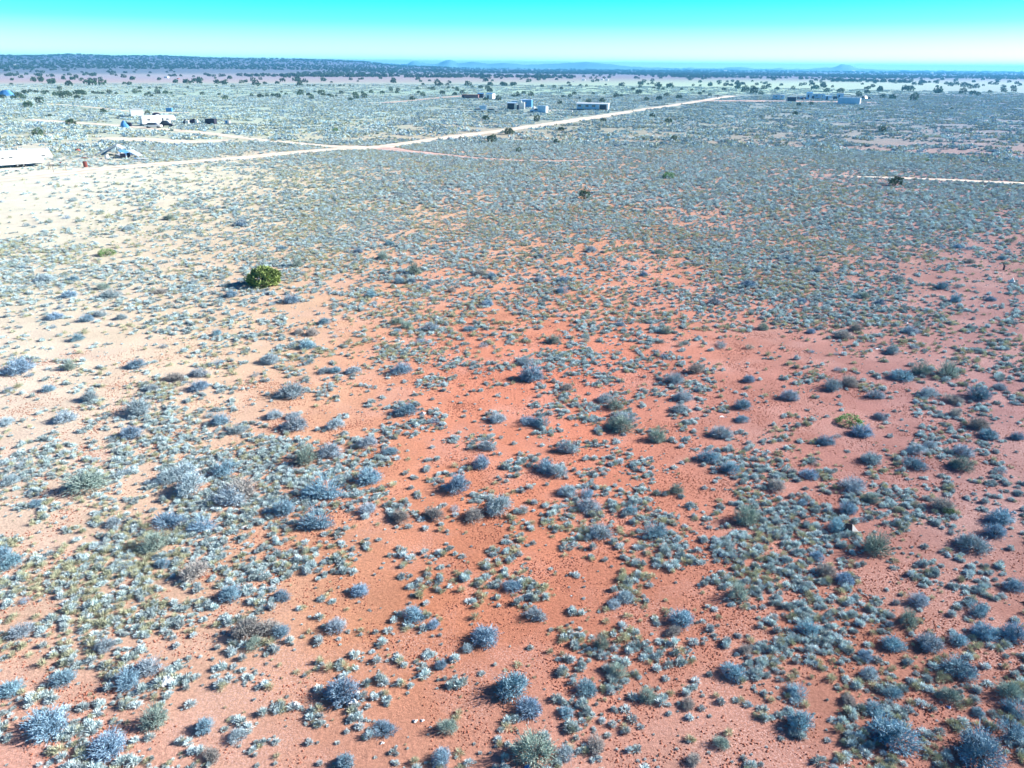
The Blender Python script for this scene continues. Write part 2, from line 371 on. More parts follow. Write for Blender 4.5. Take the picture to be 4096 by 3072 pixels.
# ---------------------------------------------------------------- plant meshes
def rdir(rr, lo=.05, hi=1.0):
    a = rr.uniform(0, 2 * math.pi); z = rr.uniform(lo, hi); s = math.sqrt(max(0, 1 - z * z)); return Vector((math.cos(a) * s, math.sin(a) * s, z))
def lump(rr, n=5):
    L = [(rdir(rr, .0, 1), rr.uniform(-.38, .32), rr.uniform(.25, .6)) for _ in range(n * 2)]
    def f(d):
        v = 1.0
        for c, a, w_ in L: v += a * math.exp(-((d - c).length / w_) ** 2)
        return v
    return f
def sage_meshes(seed, twigs=1300, stems=12, hr=.62, mt='sage'):
    rr = random.Random(seed); fo = MB(); st = MB(); lobes = [(Vector((0, 0, 0)), rr.uniform(.30, .38), lump(rr))]
    for k in range(rr.choice([2, 3, 3, 4])):
        a = rr.uniform(0, 6.28); q = rr.uniform(.14, .26); lobes.append((Vector((math.cos(a) * q, math.sin(a) * q, 0)), rr.uniform(.16, .28), lump(rr)))
    gaps = [(rdir(rr, .1, 1), rr.uniform(.18, .34)) for _ in range(3)]
    for k in range(stems):
        c, R_, lf = rr.choice(lobes); d = rdir(rr, .25, .95); L = R_ * rr.uniform(.65, .85) * lf(d); a = c * .4 + Vector((rr.uniform(-.04, .04), rr.uniform(-.04, .04), -.02)); mid = c * .75 + Vector((d.x, d.y, d.z * hr * 1.3)) * L * .5; b = c + Vector((d.x * 1.05, d.y * 1.05, d.z * hr * 2)) * L * .95
        st.tube(a, mid, .016, .010, 5); st.tube(mid, b, .010, .004, 5)
        for q in range(3): st.tube(mid.lerp(b, rr.uniform(.2, .9)), b + rdir(rr, -.1, 1) * .10, .005, .002, 4)
    wts = [l[1] ** 2 for l in lobes]
    for k in range(twigs):
        c, R_, lf = rr.choices(lobes, wts)[0]; d = rdir(rr, .0, 1.0)
        if any((d - g).length < q and rr.random() < .8 for g, q in gaps): continue
        rad = R_ * lf(d) * rr.uniform(.55, 1.12) * (1.25 if rr.random() < .06 else 1); sh = Vector((d.x, d.y, d.z * hr * 1.9))
        p2 = c + sh * rad + Vector((rr.uniform(-1, 1), rr.uniform(-1, 1), rr.uniform(-.6, 1))) * .05
        p0 = c + sh * rad * rr.uniform(.5, .85) + Vector((rr.uniform(-1, 1), rr.uniform(-1, 1), rr.uniform(-.5, .5))) * .04; p1 = (p0 + p2) / 2 + Vector((rr.uniform(-1, 1), rr.uniform(-1, 1), rr.uniform(-.2, .8))) * .022
        ax = (p2 - p0).normalized(); side = ax.cross(rdir(rr, -1, 1)).normalized(); w_ = rr.uniform(.0025, .006)
        fo.ribbon([p0, p1, p2], [w_ * .6, w_, w_ * .35], side)
        for q in range(2):
            e = p1.lerp(p2, rr.uniform(0, 1)); ld = (ax * .6 + rdir(rr, -1, 1)).normalized(); s2 = ld.cross(rdir(rr, -1, 1)).normalized()
            fo.ribbon([e, e + ld * rr.uniform(.02, .042)], [rr.uniform(.004, .008), .002], s2)
    return fo.mesh('sagebrush_foliage', mt), st.mesh('sagebrush_stems', 'sagewood')
def joined(a, b):
    bm = bmesh.new(); bm.from_mesh(a); n = len(bm.faces); bm.from_mesh(b); bm.faces.ensure_lookup_table()
    for f in bm.faces[n:]: f.material_index = 1
    me = bpy.data.meshes.new('sagebrush'); bm.to_mesh(me); bm.free(); me.materials.append(a.materials[0]); me.materials.append(b.materials[0]); return me
def tuft_mesh(seed, blades, mt, spread=.8, wd=.02, up=.5, dome=.42):
    rr = random.Random(seed); mb = MB(); lf = lump(rr, 3)
    for k in range(blades):
        d = rdir(rr, .05, 1); r0 = .5 * lf(d) * rr.uniform(.7, 1.05); tip = Vector((d.x, d.y, d.z * dome * 2)) * r0
        base = Vector((tip.x * rr.uniform(.1, .7), tip.y * rr.uniform(.1, .7), tip.z * rr.uniform(0, .5) * spread)); mid = (base + tip) / 2 + Vector((0, 0, .04))
        ax = (tip - base).normalized(); side = ax.cross(rdir(rr, -1, 1)).normalized(); w_ = wd * rr.uniform(.7, 1.4)
        mb.ribbon([base, mid, tip], [w_ * .6, w_, w_ * .2], side)
    return mb.mesh('tuft', mt)
def obj_of(me, name): return bpy.data.objects.new(name, me)
def scatter_obj(name, pts, protos, label, cat):
    """pts: array x,y,z,scale,zscale,rot,idx -> one object of kind stuff (instances of the prototypes)"""
    c = bpy.data.collections.new(name + '_kinds')
    for i, p in enumerate(protos): o = obj_of(p, '%s_%02d' % (name, i)); c.objects.link(o)
    me = bpy.data.meshes.new(name); me.vertices.add(len(pts)); me.vertices.foreach_set('co', np.ascontiguousarray(pts[:, :3]).ravel())
    a = me.attributes.new('sca', 'FLOAT_VECTOR', 'POINT'); s = np.stack([pts[:, 3], pts[:, 3], pts[:, 4]], 1); a.data.foreach_set('vector', s.ravel())
    a = me.attributes.new('rot', 'FLOAT_VECTOR', 'POINT'); s = np.zeros((len(pts), 3)); s[:, 2] = pts[:, 5]; a.data.foreach_set('vector', s.ravel())
    a = me.attributes.new('kindi', 'INT', 'POINT'); a.data.foreach_set('value', pts[:, 6].astype(np.int32))
    o = bpy.data.objects.new(name, me); COL.objects.link(o)
    g = bpy.data.node_groups.new(name, 'GeometryNodeTree'); g.interface.new_socket('Geometry', in_out='INPUT', socket_type='NodeSocketGeometry'); g.interface.new_socket('Geometry', in_out='OUTPUT', socket_type='NodeSocketGeometry')
    gi = g.nodes.new('NodeGroupInput'); go = g.nodes.new('NodeGroupOutput'); ip = g.nodes.new('GeometryNodeInstanceOnPoints'); ci = g.nodes.new('GeometryNodeCollectionInfo')
    ci.inputs['Collection'].default_value = c; ci.inputs['Separate Children'].default_value = True; ci.inputs['Reset Children'].default_value = True
    def at(nm, ty):
        q = g.nodes.new('GeometryNodeInputNamedAttribute'); q.data_type = ty; q.inputs['Name'].default_value = nm; return q.outputs['Attribute']
    g.links.new(gi.outputs[0], ip.inputs['Points']); g.links.new(ci.outputs[0], ip.inputs['Instance']); ip.inputs['Pick Instance'].default_value = True
    g.links.new(at('kindi', 'INT'), ip.inputs['Instance Index']); g.links.new(at('rot', 'FLOAT_VECTOR'), ip.inputs['Rotation']); g.links.new(at('sca', 'FLOAT_VECTOR'), ip.inputs['Scale'])
    g.links.new(ip.outputs[0], go.inputs[0])
    md = o.modifiers.new('scatter', 'NODES'); md.node_group = g
    tag(o, label, cat, kind='stuff'); return o

def ring(r0, r1, dens, half):
    area = (r1 * r1 - r0 * r0) * R(half); n = int(area * dens); r = np.sqrt(nr.uniform(r0 * r0, r1 * r1, n)); a = nr.normal(0, 0, n) + nr.uniform(-R(half), R(half), n)
    return r * np.sin(a), r * np.cos(a)

# ---------------------------------------------------------------- large sagebrush: (px x, px base y, px width)
SAGE = [(968,908,55),(634,1179,60),(445,1196,85),(412,1160,55),(773,1138,40),(921,1190,60),(218,1280,70),(403,1268,55),(343,1290,60),(514,925,50),(680,882,45),(305,1368,60),(866,1345,50),(490,1280,45),(185,1130,70),(300,1125,50),(278,1195,70),
(1163,1215,75),(1556,985,45),(1739,1000,40),(1431,1015,45),(1533,1040,55),(1658,1100,60),(1598,1135,55),(1647,1135,45),(1487,1190,60),(1709,1160,35),(1806,1170,40),(1590,1300,60),(1625,1315,55),(1720,1325,70),(1876,1325,55),(1297,1300,60),(1195,1340,50),(1250,1345,60),(1917,1105,55),(1964,1115,45),(1950,1225,60),(1130,1005,45),(1190,1070,55),
(2668,715,30),(2247,1135,60),(2252,1175,55),(2159,1130,45),(2576,1105,35),(2853,1220,55),(2367,1010,45),(2215,1375,60),(2664,1335,50),(3052,1320,50),(2636,1015,35),(2159,1035,40),(2992,1150,70),(2480,1305,40),
(3456,1195,50),(3521,1220,50),(3822,1210,60),(3424,1325,55),(3776,1160,60),(3595,1125,50),(3271,1090,45),(3831,995,40),(3877,1055,45),(3248,1335,45),(3646,1335,60),(3368,1355,70),(4007,1040,40),(3961,1205,45),(3210,1215,45),
(549,1475,80),(799,1508,75),(698,1525,90),(795,1565,90),(609,1565,60),(557,1660,120),(533,1750,100),(28,1700,70),(266,1690,95),(952,1735,75),(884,1700,80),(359,1605,75),(89,1490,130),(742,1915,130),(767,1970,140),(686,1930,110),(888,1900,110),(968,1985,150),(347,1970,160),(670,2110,130),(815,2120,100),(145,2025,60),(40,1940,80),(452,2105,70),(193,1570,60),(282,1480,60),(920,2020,130),
(1226,1400,75),(1080,1455,75),(1169,1590,130),(1100,1675,75),(1177,1675,60),(1177,1720,120),(1347,1715,80),(1597,1500,95),(1629,1665,110),(1944,1800,80),(1928,1865,85),(1823,1970,110),(2000,2050,120),(1742,2080,100),(1274,2110,130),(1226,1855,110),(1323,1825,110),(1476,1790,85),(1468,1940,120),(1306,1990,150),(1468,2055,80),(1992,1690,80),(1298,1495,55),(1347,1495,60),(1419,1495,65),(1895,2085,100),(1557,1820,70),(1137,2065,110),(1605,2090,90),
(2105,1460,65),(2129,1525,110),(2266,1565,60),(2427,1610,80),(2460,1640,70),(2500,1690,90),(2484,1725,120),(2694,1535,85),(2734,1605,75),(2718,1650,75),(2629,1765,80),(2778,1495,70),(2992,1530,60),(2976,1640,75),(2968,1690,70),(2879,1750,95),(2823,1845,90),(2928,1895,80),(2266,1810,85),(2185,1880,85),(2234,1905,80),(2274,1980,90),(2347,1985,60),(2355,2040,100),(2512,2055,65),(2706,1975,60),(2113,1700,80),(2169,1710,75),(2984,2090,110),(2621,2140,100),(2403,2150,110),
(3605,1520,100),(3681,1500,80),(3330,1560,85),(3395,1545,75),(3500,1595,70),(3718,1590,75),(3810,1610,85),(3915,1605,110),(3568,1415,60),(3790,1510,90),(4000,1560,60),(3451,1745,95),(3306,1780,80),(3484,1855,90),(3649,1870,90),(3407,1960,105),(3847,1880,100),(3669,1815,80),(3718,1795,60),(3847,1820,80),(3911,1715,80),(3960,1755,80),(4070,1760,60),(3766,2040,90),(4008,2090,120),(3387,2060,85),(3104,1965,90),(3346,2120,90),(3984,2150,90),(3153,1600,75),(3823,1665,65),(3524,1680,60),(3210,2020,50),(3225,1910,75),(3488,2010,70),
(786,2310,130),(659,2270,70),(620,2200,120),(914,2400,110),(983,2545,120),(600,2690,110),(511,2740,130),(187,2930,190),(433,3010,170),(620,2900,110),(826,2920,90),(35,2780,110),(88,2540,90),(256,2740,100),(954,2960,80),(846,3030,90),(50,2270,110),(423,2600,90),(15,2230,80),
(1433,2380,85),(1652,2470,95),(1931,2570,130),(1070,2530,110),(1382,2790,150),(1530,2930,90),(1386,3060,90),(1870,2605,50),(1735,2510,60),(1791,2925,85),(1130,2400,80),(1768,3040,100),(1344,2525,90),(1018,2590,80),(1765,2670,60),(1121,2550,90),
(2140,2475,90),(2498,2405,90),(2456,2430,60),(2726,2505,110),(2954,2395,90),(2046,2780,160),(2112,2850,130),(2921,2700,110),(2344,2770,110),(2470,2700,85),(2135,3040,190),(2386,2990,100),(2260,3030,80),(2689,2540,70),(2754,2825,70),(2591,2800,80),(2046,2360,90),(2270,2860,70),(2405,2590,70),(2777,3050,70),(2884,2985,70),(2977,2610,60),
(3505,2215,120),(3898,2205,130),(3377,2330,85),(3298,2300,80),(3632,2500,85),(3564,2590,105),(3721,2595,115),(3829,2580,90),(3829,2700,150),(3190,2790,90),(3210,2910,120),(3593,2990,190),(3672,2420,80),(3219,2530,90),(3475,2710,80),(4055,2550,110),(3937,2550,110),(4035,2790,110),(4045,2940,120),(3800,2800,90),(3908,2860,60),(3917,3060,220),(3396,2820,70),(3563,2790,80),(3495,2850,90),(3269,2240,70),(4045,2360,90),(3908,2450,90),(3465,2640,70),(4065,2860,100)]
SAGE = SAGE[:300]
sageM = [sage_meshes(100 + i, hr=[.62, .5, .7, .58][i % 4], mt=['sage', 'sagepale', 'sage', 'sagegreen', 'sagepale', 'sage', 'sagedry'][i % 7]) for i in range(14)]
sageJ = [joined(a, b) for a, b in sageM]
ORD = ['leftmost', 'second', 'third', 'fourth', 'fifth', 'sixth', 'seventh', 'eighth', 'ninth', 'tenth', 'eleventh', 'twelfth', 'thirteenth', 'fourteenth', 'fifteenth', 'sixteenth', 'seventeenth', 'eighteenth', 'nineteenth', 'twentieth'] + ['%dth' % k for k in range(21, 80)]
def ordl(k): return 'leftmost' if k == 0 else ORD[k] + ' from the left'
ZR = [(1250, 'upper middle ground'), (1620, 'middle ground'), (1960, 'lower middle ground'), (2320, 'near ground'), (2680, 'front of the scene'), (9999, 'bottom edge')]
ZC = [(585, 'far left'), (1170, 'left'), (1755, 'centre left'), (2340, 'centre'), (2926, 'centre right'), (3511, 'right'), (9999, 'far right')]
zones = {}
for s in SAGE:
    zr = next(i for i, (l, _) in enumerate(ZR) if s[1] < l); zc = next(i for i, (l, _) in enumerate(ZC) if s[0] < l); zones.setdefault((zr, zc), []).append(s)
lab = {}
for (zr, zc), ls in zones.items():
    for k, s in enumerate(sorted(ls)):
        m_ = depth(s[0], s[1]) * s[2] / F; sz = 'huge' if m_ > 1.35 else 'large' if m_ > .95 else 'medium' if m_ > .7 else 'small'
        lab[s] = '%s twiggy sagebrush, %s in the %s, %s' % (sz, 'the only one' if len(ls) == 1 else ordl(k), ZR[zr][1], ZC[zc][1])
sage_xy = []
for i, s in enumerate(SAGE):
    dp = depth(s[0], s[1]); wd = s[2] * dp / F * 1.28; x, y = P(s[0], s[1] - s[2] * .10); k = rnd.randrange(14); ro = rnd.uniform(0, 6.28)
    sage_xy.append((x, y, wd))
    zs = rnd.uniform(.75, 1.05)
    if s[2] >= 85:
        o = root('sagebrush', x, y, ro, lab[s], 'bush', 'sagebrush bushes on the red sand'); o.scale = (wd, wd * rnd.uniform(.85, 1.1), wd * zs)
        for nm, me in (('foliage', sageM[k][0]), ('stems', sageM[k][1])): c = bpy.data.objects.new(nm, me); COL.objects.link(c); c.parent = o
    else:
        o = bpy.data.objects.new('sagebrush', sageJ[k]); COL.objects.link(o); o.location = (x, y, 0); o.rotation_euler.z = ro; o.scale = (wd, wd * rnd.uniform(.85, 1.1), wd * zs); tag(o, lab[s], 'bush', 'sagebrush bushes on the red sand')
sage_xy = np.array(sage_xy)

# green bushes
def green_bush(px, py, wpx, hs, label, seed, mk='green', tw=900):
    dp = depth(px, py); wd = wpx * dp / F; x, y = P(px, py - 4)
    o = root('green_bush', x, y, 0, label, 'bush'); o.scale = (wd, wd, wd * hs)
    rr = random.Random(seed); lf = lump(rr); mb = MB(); st = MB()
    for k in range(14): d = rdir(rr, .2, .95); st.tube((0, 0, -.02), Vector((d.x, d.y, d.z * 1.2)) * .42 * lf(d), .015, .005, 5)
    st.build('stems', 'bark', o)
    for k in range(tw):
        d = rdir(rr, .0, 1); r0 = .5 * lf(d) * rr.uniform(.55, 1.05) ** .6; p = Vector((d.x, d.y, d.z * 1.25)) * r0; ld = (d + rdir(rr, -1, 1) * .7).normalized(); sd_ = ld.cross(rdir(rr, -1, 1)).normalized()
        L = rr.uniform(.05, .09); mb.ribbon([p - ld * L * .5, p, p + ld * L * .5], [.006, .016, .004], sd_)
    mb.build('foliage', mk, o); return o
green_bush(425, 1024, 72, .55, 'low bright green bush on pale sand at left', 5)
green_bush(3400, 1696, 116, .38, 'low spreading green cushion bush on pink soil at right', 6)
green_bush(3795, 2052, 62, .6, 'olive green bush leaning on a grey sagebrush at right', 8)
green_bush(2668, 716, 58, .75, 'dull green fan-shaped bush right of centre in mid distance', 9)
green_bush(1340, 530, 30, .8, 'spiky grass-green bush above the road junction', 10)
green_bush(3704, 648, 26, .6, 'small green bush above the white track at right', 11)

# ---------------------------------------------------------------- junipers
def juniper_mesh(seed, clumps=70, leaves=16, hz=.72, ls=1.0):
    rr = random.Random(seed); lf = lump(rr, 5); mb = MB(); tr = MB()
    tr.tube((0, 0, -.05), (rr.uniform(-.03, .03), 0, .28), .045, .032, 8)
    for k in range(9):
        d = rdir(rr, .15, .9); tr.tube((0, 0, rr.uniform(.1, .25)), Vector((d.x * .42, d.y * .42, .2 + d.z * hz * .75)), .02, .006, 5)
    for k in range(clumps):
        d = rdir(rr, -.6, 1); rad = .5 * lf(d) * rr.uniform(.55, 1.02) ** .5; c = Vector((d.x, d.y, 0)) * rad + Vector((0, 0, .34 * hz + .04 + d.z * rad * hz * 1.15)); c.z = max(c.z, .05)
        cs = rr.uniform(.07, .13)
        for q in range(leaves):
            e = rdir(rr, -1, 1); p = c + e * cs * rr.uniform(.3, 1); ld = (e + Vector((0, 0, .5)) + rdir(rr, -1, 1) * .6).normalized(); sd_ = ld.cross(rdir(rr, -1, 1)).normalized(); L = rr.uniform(.03, .055) * ls
            mb.ribbon([p - ld * L, p, p + ld * L], [.008 * ls, .02 * ls, .006 * ls], sd_)
    return mb.mesh('juniper_crown', 'juniper'), tr.mesh('juniper_trunk', 'bark')
junM = [juniper_mesh(40 + i, hz=[.72, .62, .85, .7, .78][i]) for i in range(5)]
junJ = [joined(a, b) for a, b in junM]
JUN = """900,398,22 1040,390,24 1067,386,13 1089,386,16 1111,394,22 1200,381,26 1235,384,20 1246,398,18 1260,370,10 1284,380,25 1294,384,16 1315,385,16 1327,391,14 1345,385,10 1364,376,16 1402,403,18 1419,380,18 1425,397,22 1451,376,14 1457,393,22 1484,372,17 1529,375,18 1563,364,16 1588,374,14 1592,365,16 1649,400,20 1675,374,16 1692,386,18 1669,356,12 1126,371,9 1144,379,12 1178,372,8 1006,386,13 877,380,12 808,380,16 926,348,9 936,348,9 985,327,10 1325,331,10 1431,328,8 865,347,10 1032,345,8 1185,345,7 1155,345,7 1230,344,8 1240,344,7 1252,345,8 1258,345,8 1286,345,8 1318,345,8 1333,344,8 1357,345,8 1362,345,8 1375,345,8 1400,345,8 1412,347,7
98,375,22 119,370,14 143,372,16 174,378,18 187,372,14 55,395,24 91,397,20 74,390,26 11,396,20 43,385,26 222,383,24 241,377,16 267,380,26 278,388,18 304,378,22 321,377,26 335,380,20 306,396,22 248,393,24 332,403,12 373,374,16 391,376,14 410,376,14 437,377,18 465,377,12 506,373,10 539,374,18 558,370,12 584,386,14 595,378,14 606,387,14 630,376,20 660,376,20 684,376,10 693,387,8 738,380,9 751,353,9 560,356,16 597,355,10 626,355,10 641,355,12 386,395,9 111,430,32 156,414,28 412,452,22 282,502,36 148,545,36 200,465,14 237,360,16 163,328,14 44,339,12 447,300,14 378,323,16 322,324,12 352,300,10 419,333,10 590,458,18
1770,377,20 1731,361,17 1715,357,11 1819,381,18 1830,365,14 1826,356,12 1849,374,18 1794,354,12 1812,354,10 1889,352,10 1923,354,18 1950,358,18 1959,368,22 1941,402,18 1993,402,20 2054,388,16 2072,389,16 2070,375,12 2095,377,18 2124,386,20 2167,349,16 2217,352,14 2246,358,14 2253,389,14 2280,390,16 2298,379,16 2319,397,10 2240,417,18 2321,344,11 2346,347,10 2280,345,12 2354,415,20 2409,410,22 2423,341,9 2465,391,20 2486,387,14 2418,377,10 2373,378,12 2533,360,15 2560,352,14 2556,376,24 2587,403,18 2592,339,10 1943,480,26 2147,486,24 2038,538,36 1966,570,34 2226,573,22 2244,523,22 2074,610,22 2413,487,22 1681,428,10
2609,470,22 2675,492,28 2695,563,22 2636,401,22 2666,388,20 2609,337,14 2616,354,12 2634,358,12 2652,359,12 2677,349,10 2727,360,12 2767,363,11 2772,345,10 2799,379,15 2815,370,11 2840,384,14 2717,395,24 2842,345,16 2801,331,14 2801,346,10 2876,338,10 2896,361,16 2900,345,14 2910,329,10 2930,329,12 2950,338,20 2968,336,12 2980,368,26 3009,327,9 3013,359,18 3016,374,30 3027,341,14 3045,379,18 3045,332,8 3056,337,10 3064,337,14 3109,359,18 3172,359,15 3267,356,22 3292,345,20 3307,368,22 3328,327,10 3330,350,10 3362,372,26 3441,329,12 3450,339,10 3470,375,22 3436,386,22 3500,334,12 3531,393,20 3572,397,26 3522,365,20 3583,334,12 3197,424,18 3244,422,18 3181,461,20 3447,443,16 3531,530,26 3043,467,8
3646,328,14 3688,326,10 3682,341,18 3622,358,20 3645,365,28 3753,327,11 3786,338,16 3749,349,12 3804,345,18 3859,349,26 3883,355,18 3907,353,22 3756,374,22 3851,377,25 3893,379,22 3914,383,16 3985,340,18 4056,354,20 4057,367,18 4009,360,12 3960,372,14 4018,369,20 4069,337,16 3657,403,30 3807,439,12 2337,797,40 3586,743,48 1056,1145,128"""
JUN = [tuple(int(q) for q in t.split(',')) for t in JUN.split()]
NAMED = {(1056, 1145): 'large rounded bright green juniper casting a long shadow, nearest tree at left', (3586, 743): 'round olive juniper beside the white track at right', (2337, 797): 'small dark green juniper alone in the sagebrush right of centre',
 (282, 502): 'green juniper by the pale track left of the blue tarp', (148, 545): 'spreading dull juniper below the pale track at far left', (111, 430): 'round juniper alone on the far left plain', (2038, 538): 'dark juniper just under the dirt road', (1966, 570): 'taller green juniper under the dirt road, left of the dark one',
 (2226, 573): 'narrow juniper in the sagebrush under the dirt road', (2244, 523): 'small bushy juniper just under the dirt road', (2074, 610): 'lowest small juniper near the reddish track', (2413, 487): 'dark juniper under the road, right of the mobile home', (2609, 470): 'juniper at the lower edge of the dirt road, further right', (2675, 492): 'round grey-green juniper below the dirt road', (2695, 563): 'small dark juniper in the right sagebrush plain',
 (2354, 415): 'juniper rising behind the left half of the mobile home', (2409, 410): 'juniper rising behind the right half of the mobile home', (2240, 417): 'lone oval juniper left of the mobile home', (1943, 480): 'juniper with a long shadow between the road and the junk yard', (2147, 486): 'grey-green juniper between the road and the white truck', (3531, 530): 'dark low juniper below the right compound', (3197, 424): 'juniper in front of the dark shed at right', (3244, 422): 'forked juniper beside the reddish yard track',
 (3181, 461): 'juniper alone below the yard track', (3447, 443): 'juniper just below the blue-grey container', (1941, 402): 'green juniper in front of the small white shed', (1993, 402): 'juniper right of the small white shed', (590, 458): 'dark juniper touching the right side of the white shed', (3657, 403): 'wide pale juniper at the right of the compound', (412, 452): 'pale green juniper left of the white shed', (156, 414): 'two-lobed juniper at the start of the faint track'}
jz = {}
BX = [(500, 'far left'), (1000, 'left'), (1500, 'centre left'), (2000, 'centre'), (2500, 'centre right'), (3000, 'right of centre'), (3500, 'right'), (9999, 'far right')]
BY = [(340, 'farthest tree belt'), (365, 'far pale plain'), (385, 'pale plain'), (9999, 'nearer plain')]
for j in JUN:
    if (j[0], j[1]) in NAMED: continue
    jz.setdefault((next(i for i, (l, _) in enumerate(BY) if j[1] < l), next(i for i, (l, _) in enumerate(BX) if j[0] < l)), []).append(j)
jl = {}
for (a, b), ls in jz.items():
    for k, j in enumerate(sorted(ls)): jl[j] = 'dark juniper, %s on the %s, %s part' % (ordl(k) if len(ls) > 1 else 'only one', BY[a][1], BX[b][1])
jun_xy = []
for i, j in enumerate(JUN):
    dp = depth(j[0], j[1]); wd = j[2] * dp / F * 1.12; x, y = P(j[0], j[1]); y += wd * .2; k = i % 5; ro = rnd.uniform(0, 6.28)
    z = float(gz(x, y)); zs = wd * rnd.uniform(.9, 1.1)
    jun_xy.append((x, y, wd)); lb = NAMED.get((j[0], j[1])) or jl[j]
    if j[2] >= 16:
        if j[2] > 100: continue
        o = root('juniper_tree', x, y, ro, lb, 'tree', 'junipers dotted over the plain', z=z); o.scale = (wd, wd, zs)
        for nm, me in (('crown', junM[k][0]), ('trunk', junM[k][1])): c = bpy.data.objects.new(nm, me); COL.objects.link(c); c.parent = o
    else:
        o = bpy.data.objects.new('juniper_tree', junJ[k]); COL.objects.link(o); o.location = (x, y, z); o.rotation_euler.z = ro; o.scale = (wd, wd, zs); tag(o, lb, 'tree', 'junipers dotted over the plain')
# nearest juniper, finer crown
j = (1056, 1145, 128); dp = depth(j[0], j[1]); wd = j[2] * dp / F; x, y = P(j[0], j[1] - 6)
o = root('juniper_tree', x, y, .6, NAMED[(1056, 1145)], 'tree', 'junipers dotted over the plain'); o.scale = (wd, wd, wd * .95)
M['jungreen'] = mat('bright_juniper_leaf', (.12, .19, .06), .8, .35, 4, c2=(.27, .34, .11))
cm, tm = juniper_mesh(77, 120, 30, .66); cm.materials[0] = M['jungreen']
for nm, me in (('crown', cm), ('trunk', tm)): c = bpy.data.objects.new(nm, me); COL.objects.link(c); c.parent = o
jun_xy = np.array(jun_xy)

# ---------------------------------------------------------------- scrub and grass (nobody could count it)
scrubM = [tuft_mesh(200 + i, 150, 'scrub', wd=.016, dome=[.55, .42, .62][i % 3]) for i in range(7)]
grassM = [tuft_mesh(300 + i, 110, 'grass', wd=.011, dome=.6) for i in range(3)]
def far_patch(seed, n=16, size=5.0, mts=('scrub', 'sage', 'grass')):
    rr = random.Random(seed); mb = MB()
    for k in range(n):
        cx, cy = rr.uniform(-size / 2, size / 2), rr.uniform(-size / 2, size / 2); w_ = rr.uniform(.45, 1.1); mt = rr.choice(mts); lf = lump(rr, 2)
        for q in range(16):
            d = rdir(rr, .0, 1); r0 = w_ * .5 * lf(d); t = Vector((d.x, d.y, d.z * 1.0)) * r0; b = t * rr.uniform(.1, .5); b.z *= .5; sd_ = (t - b).normalized().cross(rdir(rr, -1, 1)).normalized()
            mb.ribbon([b + Vector((cx, cy, 0)), t + Vector((cx, cy, 0))], [w_ * .11, w_ * .05], sd_, mt)
    return mb.mesh('patch')
def accept(x, y, prob): return nr.random(len(x)) < prob
def away(x, y):
    ok = road_ok(x, y)
    for q in sage_xy:
        if q[1] < 60: ok &= np.hypot(x - q[0], y - q[1]) > q[2] * .38
    for q in jun_xy: ok &= np.hypot(x - q[0], y - q[1]) > q[2] * .45
    return ok
rows = []
def gather(r0, r1, dens, half, s0, s1, pw, ngrass=.12):
    x, y = ring(r0, r1, dens, half); c = cover(x, y)
    cl = fbm(x / 1.5 + 9, y / 1.5, 3); fine = fbm(x / .55, y / .55 + 50, 2)
    nz = cl * .6 + fine * .4
    p = np.clip((nz - .40 + (c - .45) * .5) * 5.5, 0, 1) ** pw * (.4 + c) * .8 + .08 * c
    k = accept(x, y, p); x, y, c = x[k], y[k], c[k]
    k = away(x, y); x, y, c = x[k], y[k], c[k]; n = len(x)
    s = s0 + (s1 - s0) * nr.random(n) ** 1.8; zs = s * nr.uniform(.7, 1.15, n)
    idx = nr.integers(0, 7, n); g = nr.random(n) < ngrass * (1 + 1.5 * (fbm(x / 8, y / 8 + 9) > .55)); idx[g] = 7 + nr.integers(0, 3, g.sum())
    rows.append(np.stack([x, y, np.zeros(n), s, zs, nr.uniform(0, 6.28, n), idx], 1)); return n
N1 = gather(8, 45, 58, 57, .10, .48, 1, .2)
N2 = gather(45, 95, 18, 42, .18, .60, 1, .2)
N3 = gather(95, 190, 7, 40, .30, .85, 1, .16)
scatter_obj('desert_scrub', np.vstack(rows), scrubM + grassM, 'low grey-green scrub and dry grass tufts covering the sand', 'ground cover')
# sparse single seedlings everywhere on the bare sand
x, y = ring(8, 80, 2.2, 57 if True else 40); k = accept(x, y, .15 + .5 * cover(x, y)) & (np.abs(x) < y * .85 + 4); x, y = x[k], y[k]; k = away(x, y); x, y = x[k], y[k]; n = len(x); s = nr.uniform(.06, .17, n)
scatter_obj('sand_tufts', np.stack([x, y, np.zeros(n), s, s, nr.uniform(0, 6, n), nr.integers(0, 7, n)], 1), scrubM, 'tiny dark tufts sprinkled on the bare sand', 'ground cover')
# small and middling sagebrush beyond the counted ones
lowsage = [joined(*sage_meshes(500 + i, twigs=380, stems=4, mt=['sagepale', 'sage', 'sagegreen', 'sage', 'sagepale'][i])) for i in range(5)]
x, y = ring(22, 210, .13, 40); c = cover(x, y); k = accept(x, y, np.clip(fbm(x / 5 + 70, y / 5, 3) * 2.4 - .75, 0, 1) * (.2 + c)); x, y = x[k], y[k]; k = away(x, y); x, y = x[k], y[k]; n = len(x)
s = nr.uniform(.55, 1.15, n) * np.clip(.65 + np.hypot(x, y) / 160, 0, 1.25)
NS = n
scatter_obj('smaller_sagebrush', np.stack([x, y, np.zeros(n), s, s * nr.uniform(.7, 1, n), nr.uniform(0, 6, n), nr.integers(0, 5, n)], 1), lowsage, 'small grey-blue sagebrush spread over the plain between the big bushes', 'ground cover')
